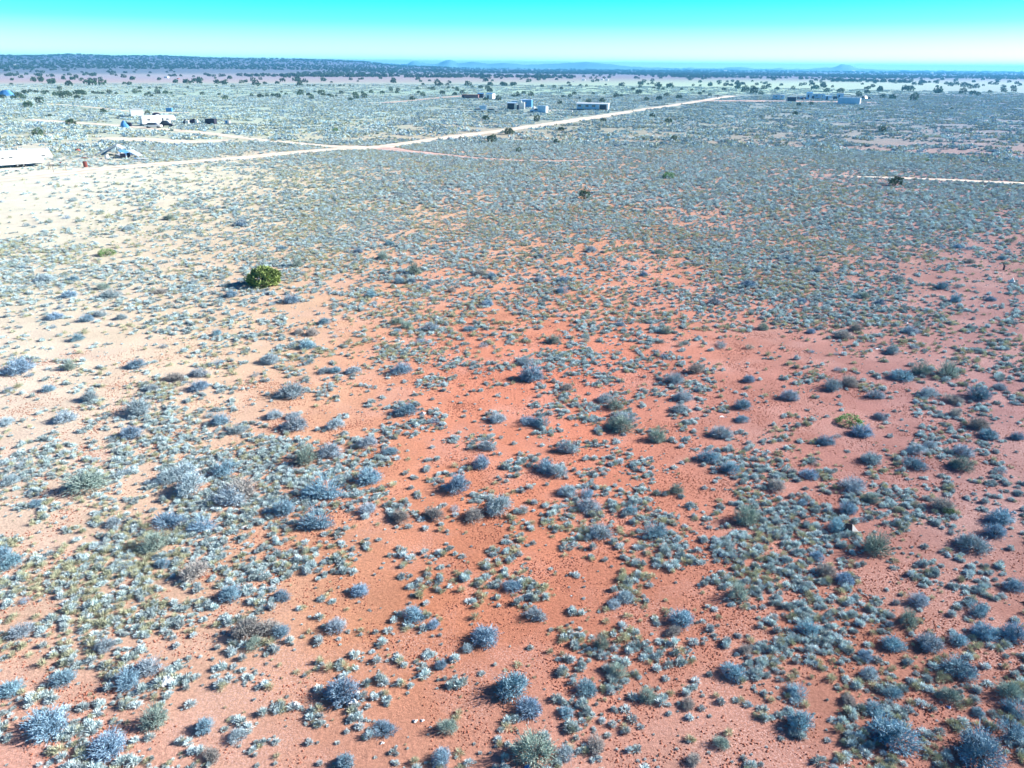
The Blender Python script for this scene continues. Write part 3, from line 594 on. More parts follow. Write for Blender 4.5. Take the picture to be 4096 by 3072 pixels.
# far plain
patchM = [far_patch(600 + i, mts=('scrub', 'scrub', 'sage', 'grass')) for i in range(6)]
x, y = ring(180, 760, .055, 40); r = np.hypot(x, y); px_, py_ = topx(x, y)
k = accept(x, y, np.where(py_ < 385, .30, .95) * np.clip(fbm(x / 30, y / 30) * 3 - .4, .6, 1)); x, y = x[k], y[k]; k = road_ok(x, y, 2.4); x, y = x[k], y[k]; n = len(x); s = nr.uniform(.85, 1.25, n)
scatter_obj('far_scrub', np.stack([x, y, np.zeros(n), s, s, nr.uniform(0, 6, n), nr.integers(0, 6, n)], 1), patchM, 'blue-green scrub covering the far plain', 'ground cover')
print('SCATTER', N1, N2, N3, NS, n)
# far woodland
lowj = [joined(*juniper_mesh(800 + i, clumps=40, leaves=6, ls=2.4)) for i in range(4)]
fx = []; 
def belt(r0, r1, n_, f):
    a = nr.uniform(-R(38), R(38), n_); t = nr.random(n_); r = 1 / (1 / r0 + (1 / r1 - 1 / r0) * t); x = r * np.sin(a); y = r * np.cos(a); k = nr.random(n_) < f(x, y); fx.append(np.stack([x[k], y[k]], 1))
belt(1150, 2300, 7000, lambda x, y: np.clip(fbm(x / 170 + 3, y / 400) * 3.2 - 1.35, .03, 1))
belt(1800, 8600, 15000, lambda x, y: np.clip(fbm(x / 500 + 13, y / 900) * 3 - .7, .15, 1))
belt(700, 1250, 550, lambda x, y: np.where(x > -150, .35, .6) * (fbm(x / 90, y / 90) > .45))
fx = np.vstack(fx); n = len(fx); s = nr.uniform(3.2, 6.5, n) * np.clip(np.hypot(fx[:, 0], fx[:, 1]) / 2500, 1, 2.2)
scatter_obj('far_woodland', np.stack([fx[:, 0], fx[:, 1], gz(fx[:, 0], fx[:, 1]), s, s * .9, nr.uniform(0, 6, n), nr.integers(0, 4, n)], 1), lowj, 'dark juniper woodland far off under the horizon', 'woodland')
# soil clods near the camera
def clod_patch(seed):
    rr = random.Random(seed); mb = MB()
    for k in range(48):
        cx, cy = rr.uniform(-.6, .6), rr.uniform(-.6, .6); s = rr.uniform(.014, .045)
        a0 = rr.uniform(0, 6); vs = [(cx + s * math.cos(a0 + q * 1.257) * rr.uniform(.7, 1.3), cy + s * math.sin(a0 + q * 1.257) * rr.uniform(.7, 1.3), -.003) for q in range(5)] + [(cx + rr.uniform(-.3, .3) * s, cy, s * rr.uniform(.5, 1.0))]
        mb.add(vs, [(q, (q + 1) % 5, 5) for q in range(5)])
    return mb.mesh('clods', 'clod')
x, y = ring(8, 52, 1.8, 57); k = accept(x, y, np.clip(fbm(x / 4 + 30, y / 4) * 3 - .8, 0, 1) * np.clip(1.4 - np.hypot(x, y) / 48, .1, 1)); x, y = x[k], y[k]; n = len(x)
scatter_obj('soil_clods', np.stack([x, y, np.zeros(n), np.ones(n), np.ones(n), nr.uniform(0, 6, n), nr.integers(0, 4, n)], 1), [clod_patch(900 + i) for i in range(4)], 'crumbly red soil clods and small stones on the sand', 'stones')

# ---------------------------------------------------------------- far mountains
def mountain(name, label, pts, dist, back=700, seed=0):
    """skyline given in photo pixels, built as a rugged range at its own distance"""
    mb = MB(); n = 90; xs = np.linspace(pts[0][0], pts[-1][0], n); ys = np.interp(xs, [p[0] for p in pts], [p[1] for p in pts]); base = 255 + (xs - 2048) * .0082 + 4
    nz = (fbm(xs / 22 + seed, xs * 0 + seed, 3) - .5) * 3; rowsn = 9; vs = []
    for j in range(rowsn):
        t = j / (rowsn - 1); prof = math.sin(math.pi * min(1, t * 1.0)) if j not in (0, rowsn - 1) else 0
        for i in range(n):
            d = ray(xs[i], 256 + (xs[i] - 2048) * .0082); hd = math.hypot(d[0], d[1]); dd = dist + (t - .5) * back * 2
            e = max(0, base[i] - ys[i]) + nz[i] * (1 if 3 < i < n - 4 else 0); hh = max(0, e / F * dist * 1.19 * .84) * prof * (1 + .25 * (vnoise(np.array(i / 5. + seed), np.array(j * 1.3))))
            vs.append((d[0] / hd * dd, d[1] / hd * dd, float(hh) - 1))
    fs = [(j * n + i, j * n + i + 1, (j + 1) * n + i + 1, (j + 1) * n + i) for j in range(rowsn - 1) for i in range(n - 1)]
    mb.add(vs, fs); o = mb.build(name, 'mount'); o.data.polygons.foreach_set('use_smooth', [True] * len(o.data.polygons)); tag(o, label, 'mountains', kind='structure')
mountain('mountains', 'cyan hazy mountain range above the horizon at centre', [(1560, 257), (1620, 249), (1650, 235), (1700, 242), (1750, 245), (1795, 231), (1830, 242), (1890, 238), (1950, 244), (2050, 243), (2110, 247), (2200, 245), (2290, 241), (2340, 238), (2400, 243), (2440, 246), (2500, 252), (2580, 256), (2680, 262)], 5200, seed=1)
mountain('mountains', 'low haze-tinted cyan buttes on the horizon right of centre', [(2590, 262), (2610, 257), (2640, 257), (2660, 262), (2740, 262), (2765, 256), (2790, 262), (2880, 263), (2910, 257), (2960, 257), (3000, 259), (3060, 266)], 5500, seed=5)
mountain('mountains', 'haze-tinted cyan domed hill on the horizon at right', [(3040, 268), (3080, 263), (3120, 259), (3160, 263), (3190, 261), (3220, 263), (3290, 259), (3330, 258), (3365, 250), (3395, 252), (3430, 261), (3500, 264), (3620, 269)], 5200, seed=9)

# ---------------------------------------------------------------- buildings, vehicles and yard things
def at(px, py, back=0.0, yaw=0.0):
    x, y = P(px, py); return x - math.sin(yaw) * back, y + math.cos(yaw) * back
def sheet(mb, pts, th=.05, mt=None):
    mb.add([(*p[:2], p[2]) for p in pts] + [(p[0], p[1], p[2] - th) for p in pts], [(0, 1, 2, 3), (7, 6, 5, 4), (0, 4, 5, 1), (1, 5, 6, 2), (2, 6, 7, 3), (3, 7, 4, 0)], None, mt)
def child_box(nm, p, m, c, s_, bevel=0, rot=None):
    mb = MB(); mb.box(*c, *s_, rot=rot); return mb.build(nm, m, p, bevel)
def wheel(p, x, y, r_=.36, w_=.22):
    mb = MB(); T = Matrix.Translation((x, y, r_)) @ Matrix.Rotation(R(90), 4, 'X'); mb.lathe([(r_ * .62, -w_ / 2), (r_ * .95, -w_ / 2), (r_, -w_ / 3), (r_, w_ / 3), (r_ * .95, w_ / 2), (r_ * .62, w_ / 2)], 18, T); o = mb.build('wheel', 'tyre', p)
    mb = MB(); mb.lathe([(.03, -w_ / 2 - .01), (r_ * .6, -w_ / 2 + .01), (r_ * .6, w_ / 2 - .01), (.03, w_ / 2 + .01)], 14, T); mb.build('rim', 'rim', o)
def window(p, c, s_, ax='y'):
    fr = MB(); t = .05
    sx, sz = s_; x, y, z = c; dep = .05
    def b(m_, dx, dz, w_, h_, dd, off=0.0):
        if ax == 'y': m_.box(x + dx, y + off, z + dz, w_, dd, h_)
        else: m_.box(x + off, y + dx, z + dz, dd, w_, h_)
    b(fr, 0, sz / 2, sx + t, t, dep); b(fr, 0, -sz / 2, sx + t, t, dep); b(fr, -sx / 2, 0, t, sz - t, dep); b(fr, sx / 2, 0, t, sz - t, dep)
    o = fr.build('window', 'offwhite', p); g = MB(); b(g, 0, 0, sx - t, sz - t, dep * .5); g.build('pane', 'glass', o)
def trailer(px, py, yaw, L, W, Ht, label, neck=True, nose_right=True, mcol='white', windows=((-.25, 1.0, .5), (.02, .7, .5), (.3, .8, .45))):
    yaw = R(yaw); x, y = at(px, py, W / 2, yaw); o = root('travel_trailer', x, y, yaw, label, 'trailer')
    z0 = .5; s_ = 1 if nose_right else -1; e = L / 2
    if neck: pts = [(-e, z0), (e * .66, z0), (e * .68, Ht * .50), (e * .98, Ht * .48), (e, Ht * .62), (e * .92, Ht * .95), (e * .86, Ht), (-e * .94, Ht), (-e, Ht * .96)]
    else: pts = [(-e, z0), (e * .94, z0), (e, Ht * .5), (e * .93, Ht * .97), (e * .88, Ht), (-e * .95, Ht), (-e, Ht * .95)]
    pts = [(s_ * a, b) for a, b in pts]
    mb = MB(); mb.prism(pts, -W / 2, W / 2); mb.build('body', mcol, o, .05)
    child_box('roof', o, 'roof', (-s_ * e * .04, 0, Ht + .02), (L * .86, W * .94, .05))
    child_box('air_conditioner', o, 'offwhite', (0, 0, Ht + .17), (.9, .7, .24), .04)
    child_box('roof_vent', o, 'offwhite', (-L * .28, 0, Ht + .10), (.4, .4, .12), .02)
    for wx, ww, wh in windows: window(o, (s_ * wx * L, -W / 2 - .02, Ht * .62), (ww, wh))
    d = child_box('door', o, 'offwhite', (s_ * L * .17, -W / 2 - .02, z0 + .98), (.62, .04, 1.8), .01); child_box('handle', d, 'dark', (s_ * L * .17 + .24, -W / 2 - .06, z0 + .95), (.05, .04, .14))
    window(o, (-s_ * e - .02 * s_, 0, Ht * .62), (.9, .5), 'x')
    for a in (-.12, -.02):
        for b in (-1, 1): wheel(o, s_ * a * L, b * (W / 2 - .14))
    child_box('frame', o, 'dark', (-s_ * L * .1, 0, z0 - .07), (L * .8, W * .7, .12))
    return o
def shed(px, py, yaw, L, W, Ht, label, wall='offwhite', roof='roof', pitch=.25, door=True, cat='shed', name='shed', win=0, group=None, z=None):
    yaw = R(yaw); x, y = at(px, py, W / 2, yaw); zz = float(gz(x, y)) if z is None else z
    o = root(name, x, y, yaw, label, cat, group, z=zz)
    mb = MB(); mb.prism([(-W / 2, 0), (W / 2, 0), (W / 2, Ht), (0, Ht + pitch * W / 2), (-W / 2, Ht)], -L / 2, L / 2, Matrix.Rotation(R(90), 4, 'Z')); mb.build('wall', wall, o)
    rf = MB(); k = pitch
    for sg in (-1, 1):
        a = (0, Ht + k * W / 2 + .06); b = (sg * (W / 2 + .15), Ht - k * .15 + .06)
        rf.prism([a, b, (b[0], b[1] - .05), (a[0], a[1] - .05)], -L / 2 - .12, L / 2 + .12, Matrix.Rotation(R(90), 4, 'Z'))
    rf.build('roof', roof, o)
    if door: child_box('door', o, 'dark', (-L * .2, -W / 2 - .02, 1.0), (.85, .04, 1.95))
    for k in range(win): window(o, (L * (-.05 + .3 * k), -W / 2 - .02, Ht * .6), (.8, .6))
    return o
def container(px, py, yaw, L, W, Ht, label, m, endm=None, dark_open=False, name='container'):
    yaw = R(yaw); x, y = at(px, py, W / 2, yaw); o = root(name, x, y, yaw, label, 'container')
    mb = MB(); n = int(L / .3); pts = []                                        # corrugated side panels
    for i in range(n + 1): xx = -L / 2 + .06 + (L - .12) * i / n; pts.append((xx, -W / 2 + (.03 if i % 2 else .0)))
    vs = [(a, b, .12) for a, b in pts] + [(a, b, Ht - .1) for a, b in pts]; k = len(pts)
    mb.add(vs, [(i, i + 1, k + i + 1, k + i) for i in range(k - 1)]); mb.box(0, .04, Ht / 2, L - .1, W - .12, Ht - .12); mb.build('body', m, o)
    fr = MB()
    for a in (-1, 1):
        for b in (-1, 1): fr.box(a * (L / 2 - .05), b * (W / 2 - .04), Ht / 2, .14, .14, Ht)
        fr.box(0, a * (W / 2 - .04), .08, L - .24, .13, .15); fr.box(0, a * (W / 2 - .04), Ht - .06, L - .24, .13, .12)
    fr.build('frame', 'offwhite' if dark_open else m, o); child_box('roof', o, 'roof' if dark_open else m, (0, 0, Ht + .03), (L, W, .05))
    if endm:
        d = child_box('door', o, endm, (L / 2 + .03, 0, Ht / 2), (.05, W - .05, Ht - .1), .01)
        for b in (-.3, .3): child_box('lock_rod', d, 'rim', (L / 2 + .08, b * W, Ht / 2), (.04, .04, Ht * .9))
    return o
def car(px, py, yaw, label, m, L=4.5, W=1.8, Ht=1.45, pickup=False, name='parked_car'):
    yaw = R(yaw); x, y = at(px, py, W / 2, yaw); o = root(name, x, y, yaw, label, 'car' if not pickup else 'truck'); e = L / 2
    mb = MB(); mb.prism([(-e, .35), (e, .35), (e, .72), (e * .92, .82), (e * .5, .92), (-e * .85, .92), (-e, .82)], -W / 2, W / 2); mb.build('body', m, o, .06)
    pts = [(e * .48, .93), (e * .18, Ht), (-e * .15 if pickup else -e * .5, Ht), (-e * .22 if pickup else -e * .88, .93)]
    mb = MB(); mb.prism(pts, -W / 2 + .1, W / 2 - .1); mb.build('window', 'glass', o)
    xr = (e * .18 + pts[2][0]) / 2; child_box('roof', o, m, (xr, 0, Ht + .02), (e * .18 - pts[2][0], W - .2, .05), .01)
    for a in (-.62, .62):
        for b in (-1, 1): wheel(o, a * e, b * (W / 2 - .1), .33, .2)
    for b in (-1, 1): child_box('headlight', o, 'offwhite', (e + .005, b * .6, .66), (.04, .28, .14))
    return o
def barrel(px, py, label, m='rust', r_=.30, h=.9, cat='barrel', tilt=0):
    x, y = P(px, py); o = root('barrel', x, y, 0, label, cat); mb = MB()
    mb.lathe([(r_ * .97, 0), (r_, .03), (r_ * .97, .06), (r_ * .97, h * .33), (r_ * 1.02, h * .35), (r_ * .97, h * .37), (r_ * .97, h * .66), (r_ * 1.02, h * .68), (r_ * .97, h * .70), (r_ * .97, h - .05), (r_, h - .02), (r_ * .97, h)], 20)
    mb.build('body', m, o); mb = MB(); mb.lathe([(.02, h + .001), (r_ * .9, h + .003), (r_ * .9, h + .02), (.02, h + .02)], 20); mb.build('lid', 'dark', o)
    if tilt: o.rotation_euler = (0, R(tilt), 0)
    return o
def crate(px, py, yaw, s_, label, m, name='box', cat='box', z=0):
    yaw = R(yaw); x, y = at(px, py, s_[1] / 2, yaw); mb = MB(); a, b, c = s_; mb.box(0, 0, c / 2, a, b, c); mb.box(0, 0, c + .02, a * 1.04, b * 1.04, .05)
    for k in (-1, 1): mb.box(k * (a / 2 + .01), 0, c / 2, .03, b * .9, c * .12)
    o = mb.build(name, m, None, .01); o.location = (x, y, z); o.rotation_euler.z = yaw; return tag(o, label, cat)
def tarp_heap(px, py, w_, h, label, m, seed, name='tarp_heap', cat='tarp'):
    x, y = P(px, py); rr = random.Random(seed); n = 22; vs = []
    for j in range(n + 1):
        for i in range(n + 1):
            u = i / n * 2 - 1; v = j / n * 2 - 1; r_ = min(1, math.hypot(u, v)); z = h * max(0, 1 - r_ ** 2.2) * (.65 + .6 * float(vnoise(np.array(u * 2.3 + seed), np.array(v * 2.3 + 3 * seed)))) + .02
            vs.append((u * w_ / 2, v * w_ / 2 * .7, z if r_ < 1 else -.02))
    mb = MB(); mb.add(vs, [(j * (n + 1) + i, j * (n + 1) + i + 1, (j + 1) * (n + 1) + i + 1, (j + 1) * (n + 1) + i) for j in range(n) for i in range(n)])
    o = mb.build(name, m); o.location = (x, y + w_ * .3, 0); return tag(o, label, cat)
def plank(px, py, yaw, tilt, s_, label, m='wood', z=0.0, name='board', cat='board', back=0):
    x, y = P(px, py); y += back; mb = MB(); a, b, c = s_; n = max(1, int(b / .4))
    for k in range(n): mb.box(0, (k - (n - 1) / 2) * b / n, (k % 2) * .012, a, b / n * .96, c)
    o = mb.build(name, m); o.rotation_euler = (0, R(tilt), R(yaw)); o.location = (x, y, z + c / 2 + abs(math.sin(R(tilt))) * a / 2); return tag(o, label, cat)

trailer(102, 668, 42, 9.2, 2.4, 2.75, 'big white gooseneck trailer at the left edge of the photo', windows=((-.33, .4, .25), (-.2, .6, .22), (.34, .6, .22)))
shed(551, 467, 33, 4.0, 2.3, 2.35, 'plain white box shed with a flat roof, left of the dark juniper', 'white', 'white', .02, door=False)
trailer(641, 502, 40, 9.6, 2.4, 2.75, 'long white gooseneck trailer behind the white car', windows=((-.3, .8, .4), (.1, .4, .8), (.24, .8, .4)))
car(611, 513, 6, 'white car with dark windows in front of the long trailer', 'white')
car(664, 508, 12, 'dark parked car right of the white car', 'dark', L=3.6, Ht=1.6)
tarp_heap(494, 510, 2.6, 1.5, 'bright blue tarp heap left of the white car', 'blue', 3)
crate(516, 506, 10, (1.3, 1, 1.0), 'dark box beside the blue tarp heap', 'dark')
crate(676, 447, 0, (2.2, 1.2, 1.3), 'dark blue box standing alone behind the long trailer', 'blue')
tarp_heap(620, 462, 3.5, .9, 'low dark heap of junk behind the long trailer', 'dark', 9, 'junk_heap', 'junk')
tarp_heap(738, 497, 1.6, 1.5, 'pointed dark tent right of the long trailer', 'dark', 12, 'tent', 'tent')
crate(748, 497, 5, (1.0, .8, 1.0), 'white box between the two dark tents', 'white')
tarp_heap(770, 496, 3.2, 1.5, 'wide dark tent-like heap beside the white box', 'dark', 14, 'tent', 'tent')
crate(786, 497, 0, (.7, .7, 1.2), 'upright white appliance right of the wide dark heap', 'white')
crate(812, 497, 0, (1.0, .8, .7), 'small white chest left of the dark trailer', 'offwhite')
container(840, 497, -6, 2.9, 1.6, 1.5, 'short dark cargo trailer in the yard left of centre', 'dark')
crate(908, 496, 0, (1.0, .8, .9), 'dark blue chest beside the white drum', 'blue')
barrel(917, 497, 'white drum beside the dark blue chest', 'white', .45, 1.0)
plank(930, 494, 4, 3, (2.6, .8, .12), 'dark flat pallet right of the white drum', 'dark', name='pallet', cat='pallet')
barrel(343, 668, 'rusty red drum standing on bare sand right of the big trailer', 'rust', .34, .95)
for k, (px, py, l) in enumerate([(215, 663, 'left end'), (236, 664, 'right end')]): plank(px, py, 3, 0, (1.9, .5, .08), 'dark board lying on the sand beside the big trailer, %s' % l, 'dark', .12)
barrel(243, 655, 'small dark red can on the ground beside the boards', 'rust', .16, .3, 'can')
for k, (px, py) in enumerate([(168, 672), (196, 678), (204, 672), (215, 690), (265, 684)]):
    x, y = P(px, py); mb = MB(); mb.tube((0, 0, -.1), (rnd.uniform(-.05, .05), 0, .95), .035, .03, 6); mb.box(0, 0, .97, .08, .08, .03); o = mb.build('fence_post', 'wood'); o.location = (x, y, 0); tag(o, 'thin leaning fence post, %s in the row before the big trailer' % ordl(k), 'post', 'fence posts before the big trailer')
plank(340, 634, 10, 6, (1.1, .7, .1), 'dark red-brown board in scrub left of the white tank', 'rust', .05)
tarp_heap(307, 606, 1.4, .45, 'small heap of reddish bricks in scrub', 'orange', 21, 'brick_heap', 'bricks')
barrel(428, 636, 'white rounded tank below the scrap heap', 'white', .38, .85, 'tank')
# the collapsed shed at (410-570, 585-645)
x, y = P(462, 620); o = root('collapsed_shed', x, y, R(8), 'collapsed shed with a slanting blue roof and white beam', 'shed')
mb = MB(); sheet(mb, [(-2.0, -.8, .15), (.4, -.8, 1.75), (.4, 1.4, 1.75), (-2.0, 1.4, .15)], .08); mb.build('roof', 'blue', o)
mb = MB(); mb.tube((-2.7, -.95, .12), (.9, -.95, 1.95), .12, .12, 8); mb.build('beam', 'white', o)
mb = MB(); sheet(mb, [(.4, -.8, 1.75), (1.3, -.8, 1.2), (1.3, 1.4, 1.1), (.4, 1.4, 1.75)], .06); mb.build('ridge_panel', 'metalsheet', o)
mb = MB(); [mb.box(.2 + k * .5, .4, .6, .08, .08, 1.2) for k in range(3)]; mb.build('wall_stud', 'wood', o); o.scale = (1.25, 1.25, 1.1)
rj = random.Random(4)
JC = [('metalsheet', 'bent silver sheet'), ('blue', 'blue sheet'), ('offwhite', 'white board'), ('dark', 'dark board'), ('bluegrey', 'blue-grey sheet')]
PL = [(486, 626, 'just right of the collapsed shed'), (500, 622, 'on top of the scrap heap'), (510, 628, 'at the front of the scrap heap'), (524, 620, 'at the back of the scrap heap'), (532, 630, 'in the middle of the scrap heap'), (545, 628, 'right of the scrap heap middle'), (556, 636, 'near the right end of the scrap heap'), (572, 640, 'lying outermost right of the scrap heap')]
for k, (px, py, l) in enumerate(PL):
    m_, nm = JC[k % 5]; plank(px, py, rj.uniform(-40, 40), rj.uniform(8, 38) if k < 6 else 3, (rj.uniform(1.5, 2.6), rj.uniform(.9, 1.6), .06), '%s %s' % (nm, l), m_, .05 + .1 * (k % 3), 'scrap_panel', 'scrap')
barrel(516, 630, 'dark drum half hidden in the scrap heap', 'dark', .3, .85)
crate(493, 634, 20, (.9, .7, .8), 'dark broken cabinet at the foot of the collapsed shed', 'dark', 'cabinet', 'cabinet')
plank(550, 645, 5, 0, (1.8, .5, .05), 'long white board lying flat in front of the scrap heap', 'white', .1)
tarp_heap(14, 386, 9, 3.2, 'bright blue tarp shelter among junipers at the left edge', 'blue', 31)

# brown wall and small sheds
x, y = P(1880, 394); o = root('brown_building', x, y, R(-4), 'long low brown building beside the thin track', 'building')
child_box('wall', o, 'brownwall', (0, 2, .95), (9.2, 4, 1.9)); child_box('roof', o, 'rust', (0, 2, 1.96), (9.6, 4.3, .1)); child_box('door', o, 'dark', (-3.9, -.02, .8), (1.1, .06, 1.6))
shed(1921, 392, -10, 3.2, 2.5, 2.3, 'small dark shed right of the long brown building', 'dark', 'blue')
shed(1957, 397, -30, 4.0, 3.0, 2.8, 'small shed with a bright white end, right of the brown building', 'white', 'blue')
# junk yard at centre
YARD = [('crate', 1968, 440, (1.8, 1.2, 1.2), 'white box at the far left of the centre junk yard', 'offwhite'), ('crate', 2018, 430, (1.0, .8, 1.4), 'upright dark cupboard left of the dark shed', 'dark')]
shed(2046, 438, -12, 3.6, 2.6, 2.5, 'dark shed at the left of the centre junk yard', 'dark', 'bluegrey')
for k, (px, py, w_, h, m_, l) in enumerate([(2062, 439, 1.2, 2.4, 'offwhite', 'grey-white upright panel touching the dark shed'), (2079, 437, 1.5, 3.4, 'white', 'tall white upright panel in the junk yard, left one'), (2091, 437, 1.6, 2.9, 'white', 'tall white upright panel in the junk yard, right one'), (2071, 441, .9, 2.0, 'dark', 'dark doorless fridge between the white panels'), (2119, 431, 1.3, 3.4, 'white', 'white upright panel at the right of the blue canopy')]):
    crate(px, py, -20, (w_, .5, h), l, m_, 'wall_panel', 'panel')
shed(2104, 431, -12, 4.8, 3.2, 3.2, 'blue canopy shed behind the white panels', 'blue', 'bluegrey', .12, door=True, win=1)
tarp_heap(2135, 439, 2.4, 1.2, 'white covered heap right of the blue canopy shed', 'white', 41)
shed(2058, 430, 10, 2.5, 2, 2.8, 'pale flat-roofed cabin behind the dark shed', 'bluegrey', 'roof', .05, door=False)
x_ = container(2166, 451, -28, 3.6, 2.2, 2.5, 'white box truck body at the right of the junk yard', 'bluegrey', 'white', name='box_truck')
for a in (-1.2, 1.2):
    for b in (-1, 1): wheel(x_, a, b * .95, .4, .22)
car(2142, 450, 4, 'low blue pickup left of the box truck', 'bluegrey', L=4.3, pickup=True, name='pickup_truck')
crate(1930, 440, 5, (2.6, 1.4, 1.6), 'blue and white box at the left of the junk yard', 'bluegrey'); crate(1942, 439, 0, (1.3, 1.0, 1.9), 'white cupboard beside the blue box', 'white')
car(1968, 450, 3, 'pale car low in the scrub before the junk yard', 'offwhite')
car(1915, 449, 5, 'white car left in the scrub, leftmost of the centre yard', 'white')
for k, (px, py) in enumerate([(1850, 451), (1985, 434), (2010, 423), (2018, 423), (2152, 428), (2190, 447), (2282, 449), (2275, 452)]):
    crate(px, py, rj.uniform(-30, 30), (rj.uniform(.8, 1.8), .7, rj.uniform(.5, .9)), 'small white box, %s of those strewn round the centre yard' % ordl(k), 'offwhite')
# mobile home
x, y = at(2368, 441, 2.0, R(-14)); o = root('mobile_home', x, y, R(-14), 'long mobile home, walls coloured blue-grey as shaded, end white as sunlit', 'mobile home')
child_box('wall', o, 'bluegrey', (0, 0, 1.75), (13.2, 4.0, 2.5)); child_box('end_wall', o, 'white', (6.63, 0, 1.75), (.06, 4.0, 2.5)); child_box('skirt', o, 'dark', (0, 0, .25), (13.0, 3.9, .5))  # shade and sun put into the colours: blue-grey walls, white end
mb = MB(); mb.prism([(-2.3, 3.0), (2.3, 3.0), (2.3, 3.08), (0, 3.5), (-2.3, 3.08)], -6.9, 6.9, Matrix.Rotation(R(90), 4, 'Z')); mb.build('roof', 'roof', o)
for wx, ww in ((-5.4, 1.5), (-2.2, 1.3), (.6, 1.5)): window(o, (wx, -2.03, 2.0), (ww, .9))
child_box('door', o, 'offwhite', (-3.6, -2.03, 1.5), (.9, .05, 2.0)); pr = child_box('porch', o, 'dark', (4.6, -2.04, 1.55), (3.0, .05, 2.2)); child_box('deck', pr, 'wood', (4.6, -2.8, .35), (3.4, 1.4, .12))
for a in (3.2, 6.1): child_box('porch_post', pr, 'offwhite', (a, -3.4, 1.6), (.1, .1, 2.5))
mb = MB(); mb.box(2.4, -2.9, .6, 1.9, .9, .08, rot=(0, -24, 0)); mb.build('ramp', 'white', o); o.scale = (1, 1, .84)
# right compound
container(3166, 407, -10, 4.7, 2.4, 2.5, 'dark container with a pale frame on the sandy yard', 'dark', dark_open=True)
container(3393, 417, -34, 10.6, 2.6, 3.1, 'long blue-grey container with its end coloured white as sunlit', 'bluegrey', 'white')  # white end door: sunlight on that end painted as its colour
mb = MB(); 
shed(3360, 394, -12, 3.6, 3.0, 3.0, 'small pale blue shed behind the long blue-grey container', 'bluegrey', 'roof', .05)
trailer(3113, 400, -20, 6.5, 2.4, 2.8, 'pale blue caravan with a white front, left of the dark container', neck=False, mcol='bluegrey', windows=((-.2, .9, .5), (.25, .8, .5)))
trailer(3275, 397, -16, 7.0, 2.4, 3.0, 'blue-grey caravan in the middle of the right compound', neck=False, mcol='bluegrey', windows=((-.2, .9, .5), (.25, .8, .5)))
shed(3237, 393, -12, 3.2, 2.6, 3.2, 'blue shed with a white door left of the middle caravan', 'bluegrey', 'blue')
shed(3312, 400, -14, 3.6, 2.8, 2.3, 'grey-green shed right of the middle caravan', 'bluegrey', 'bluegrey', .1)
car(3474, 402, -25, 'white-fronted pickup right of the long blue-grey container', 'white', L=5.0, Ht=1.9, pickup=True, name='pickup_truck')
car(3454, 400, -60, 'blue van parked beside the white-fronted pickup', 'bluegrey', L=4.8, Ht=2.1, name='parked_van')
for k, (px, py, m_) in enumerate([(3196, 398, 'dark'), (3206, 395, 'bluegrey'), (3216, 399, 'dark'), (3228, 398, 'blue'), (3250, 397, 'dark'), (3297, 396, 'dark'), (3303, 390, 'white'), (3326, 386, 'white'), (3325, 401, 'white'), (3340, 398, 'dark')]):
    nm = {'dark': 'dark', 'bluegrey': 'blue-grey', 'blue': 'blue', 'white': 'white'}[m_]
    crate(px, py, rj.uniform(-30, 30), (rj.uniform(1.0, 2.2), 1.0, rj.uniform(.9, 2.0)), '%s crate or cabinet, %s of the things piled in the right compound' % (nm, ordl(k)), m_)
tarp_heap(3211, 401, 4.0, 1.4, 'dark jumbled heap between the dark container and the blue shed', 'dark', 51, 'junk_heap', 'junk')
plank(3078, 405, 0, 0, (4.0, .9, .3), 'low white slab on the sand left of the dark container', 'white')
plank(2957, 401, 0, 0, (2.0, .8, .3), 'small white slab beside the yard track', 'white')
x, y = P(2871, 391); mb = MB(); mb.tube((0, 0, -.1), (0, 0, 1.5), .22, .18, 8); mb.box(0, 0, 1.52, .5, .4, .3); o = mb.build('post', 'dark'); o.location = (x, y, 0); tag(o, 'short dark post at the far end of the dirt road', 'post')

# small white houses far away
HOUSES = [(62, 236, 9), (208, 246, 9), (667, 312, 16), (713, 316, 10), (2125, 266, 8), (2197, 266, 12), (2097, 288, 6), (2901, 287, 14), (3366, 289, 14), (3413, 289, 18), (3420, 292, 8), (3459, 310, 10), (3445, 295, 12), (3513, 307, 8), (3063, 296, 7), (3282, 311, 7), (3773, 314, 11), (3726, 297, 12), (2334, 322, 13), (2370, 322, 8), (2409, 320, 10), (2427, 322, 12), (2294, 328, 7), (3614, 283, 8), (540, 268, 8), (590, 262, 7)]
for k, (px, py, wp) in enumerate(sorted(HOUSES)):
    dp = min(depth(px, max(py, 280)), 2600); t = dp / F; x, y = P(px, max(py, 280)); 
    wall = 'white' if px != 713 else 'orange'
    zz = float(gz(x, y)); L_ = wp * t
    o = root('far_house', x, y, rj.uniform(-.5, .2), 'tiny %s house far away, %s of the far houses' % ('white' if wall == 'white' else 'pinkish', ordl(k)), 'house', 'tiny houses scattered under the horizon', z=zz)
    mb = MB(); mb.prism([(-L_ * .3, -.5), (L_ * .3, -.5), (L_ * .3, L_ * .34), (0, L_ * .46), (-L_ * .3, L_ * .34)], -L_ / 2, L_ / 2, Matrix.Rotation(R(90), 4, 'Z')); mb.build('wall', wall, o)
    rf = MB()
    for sg in (-1, 1): rf.prism([(0, L_ * .48), (sg * L_ * .34, L_ * .34), (sg * L_ * .34, L_ * .31), (0, L_ * .45)], -L_ * .53, L_ * .53, Matrix.Rotation(R(90), 4, 'Z'))
    rf.build('roof', 'roof', o)

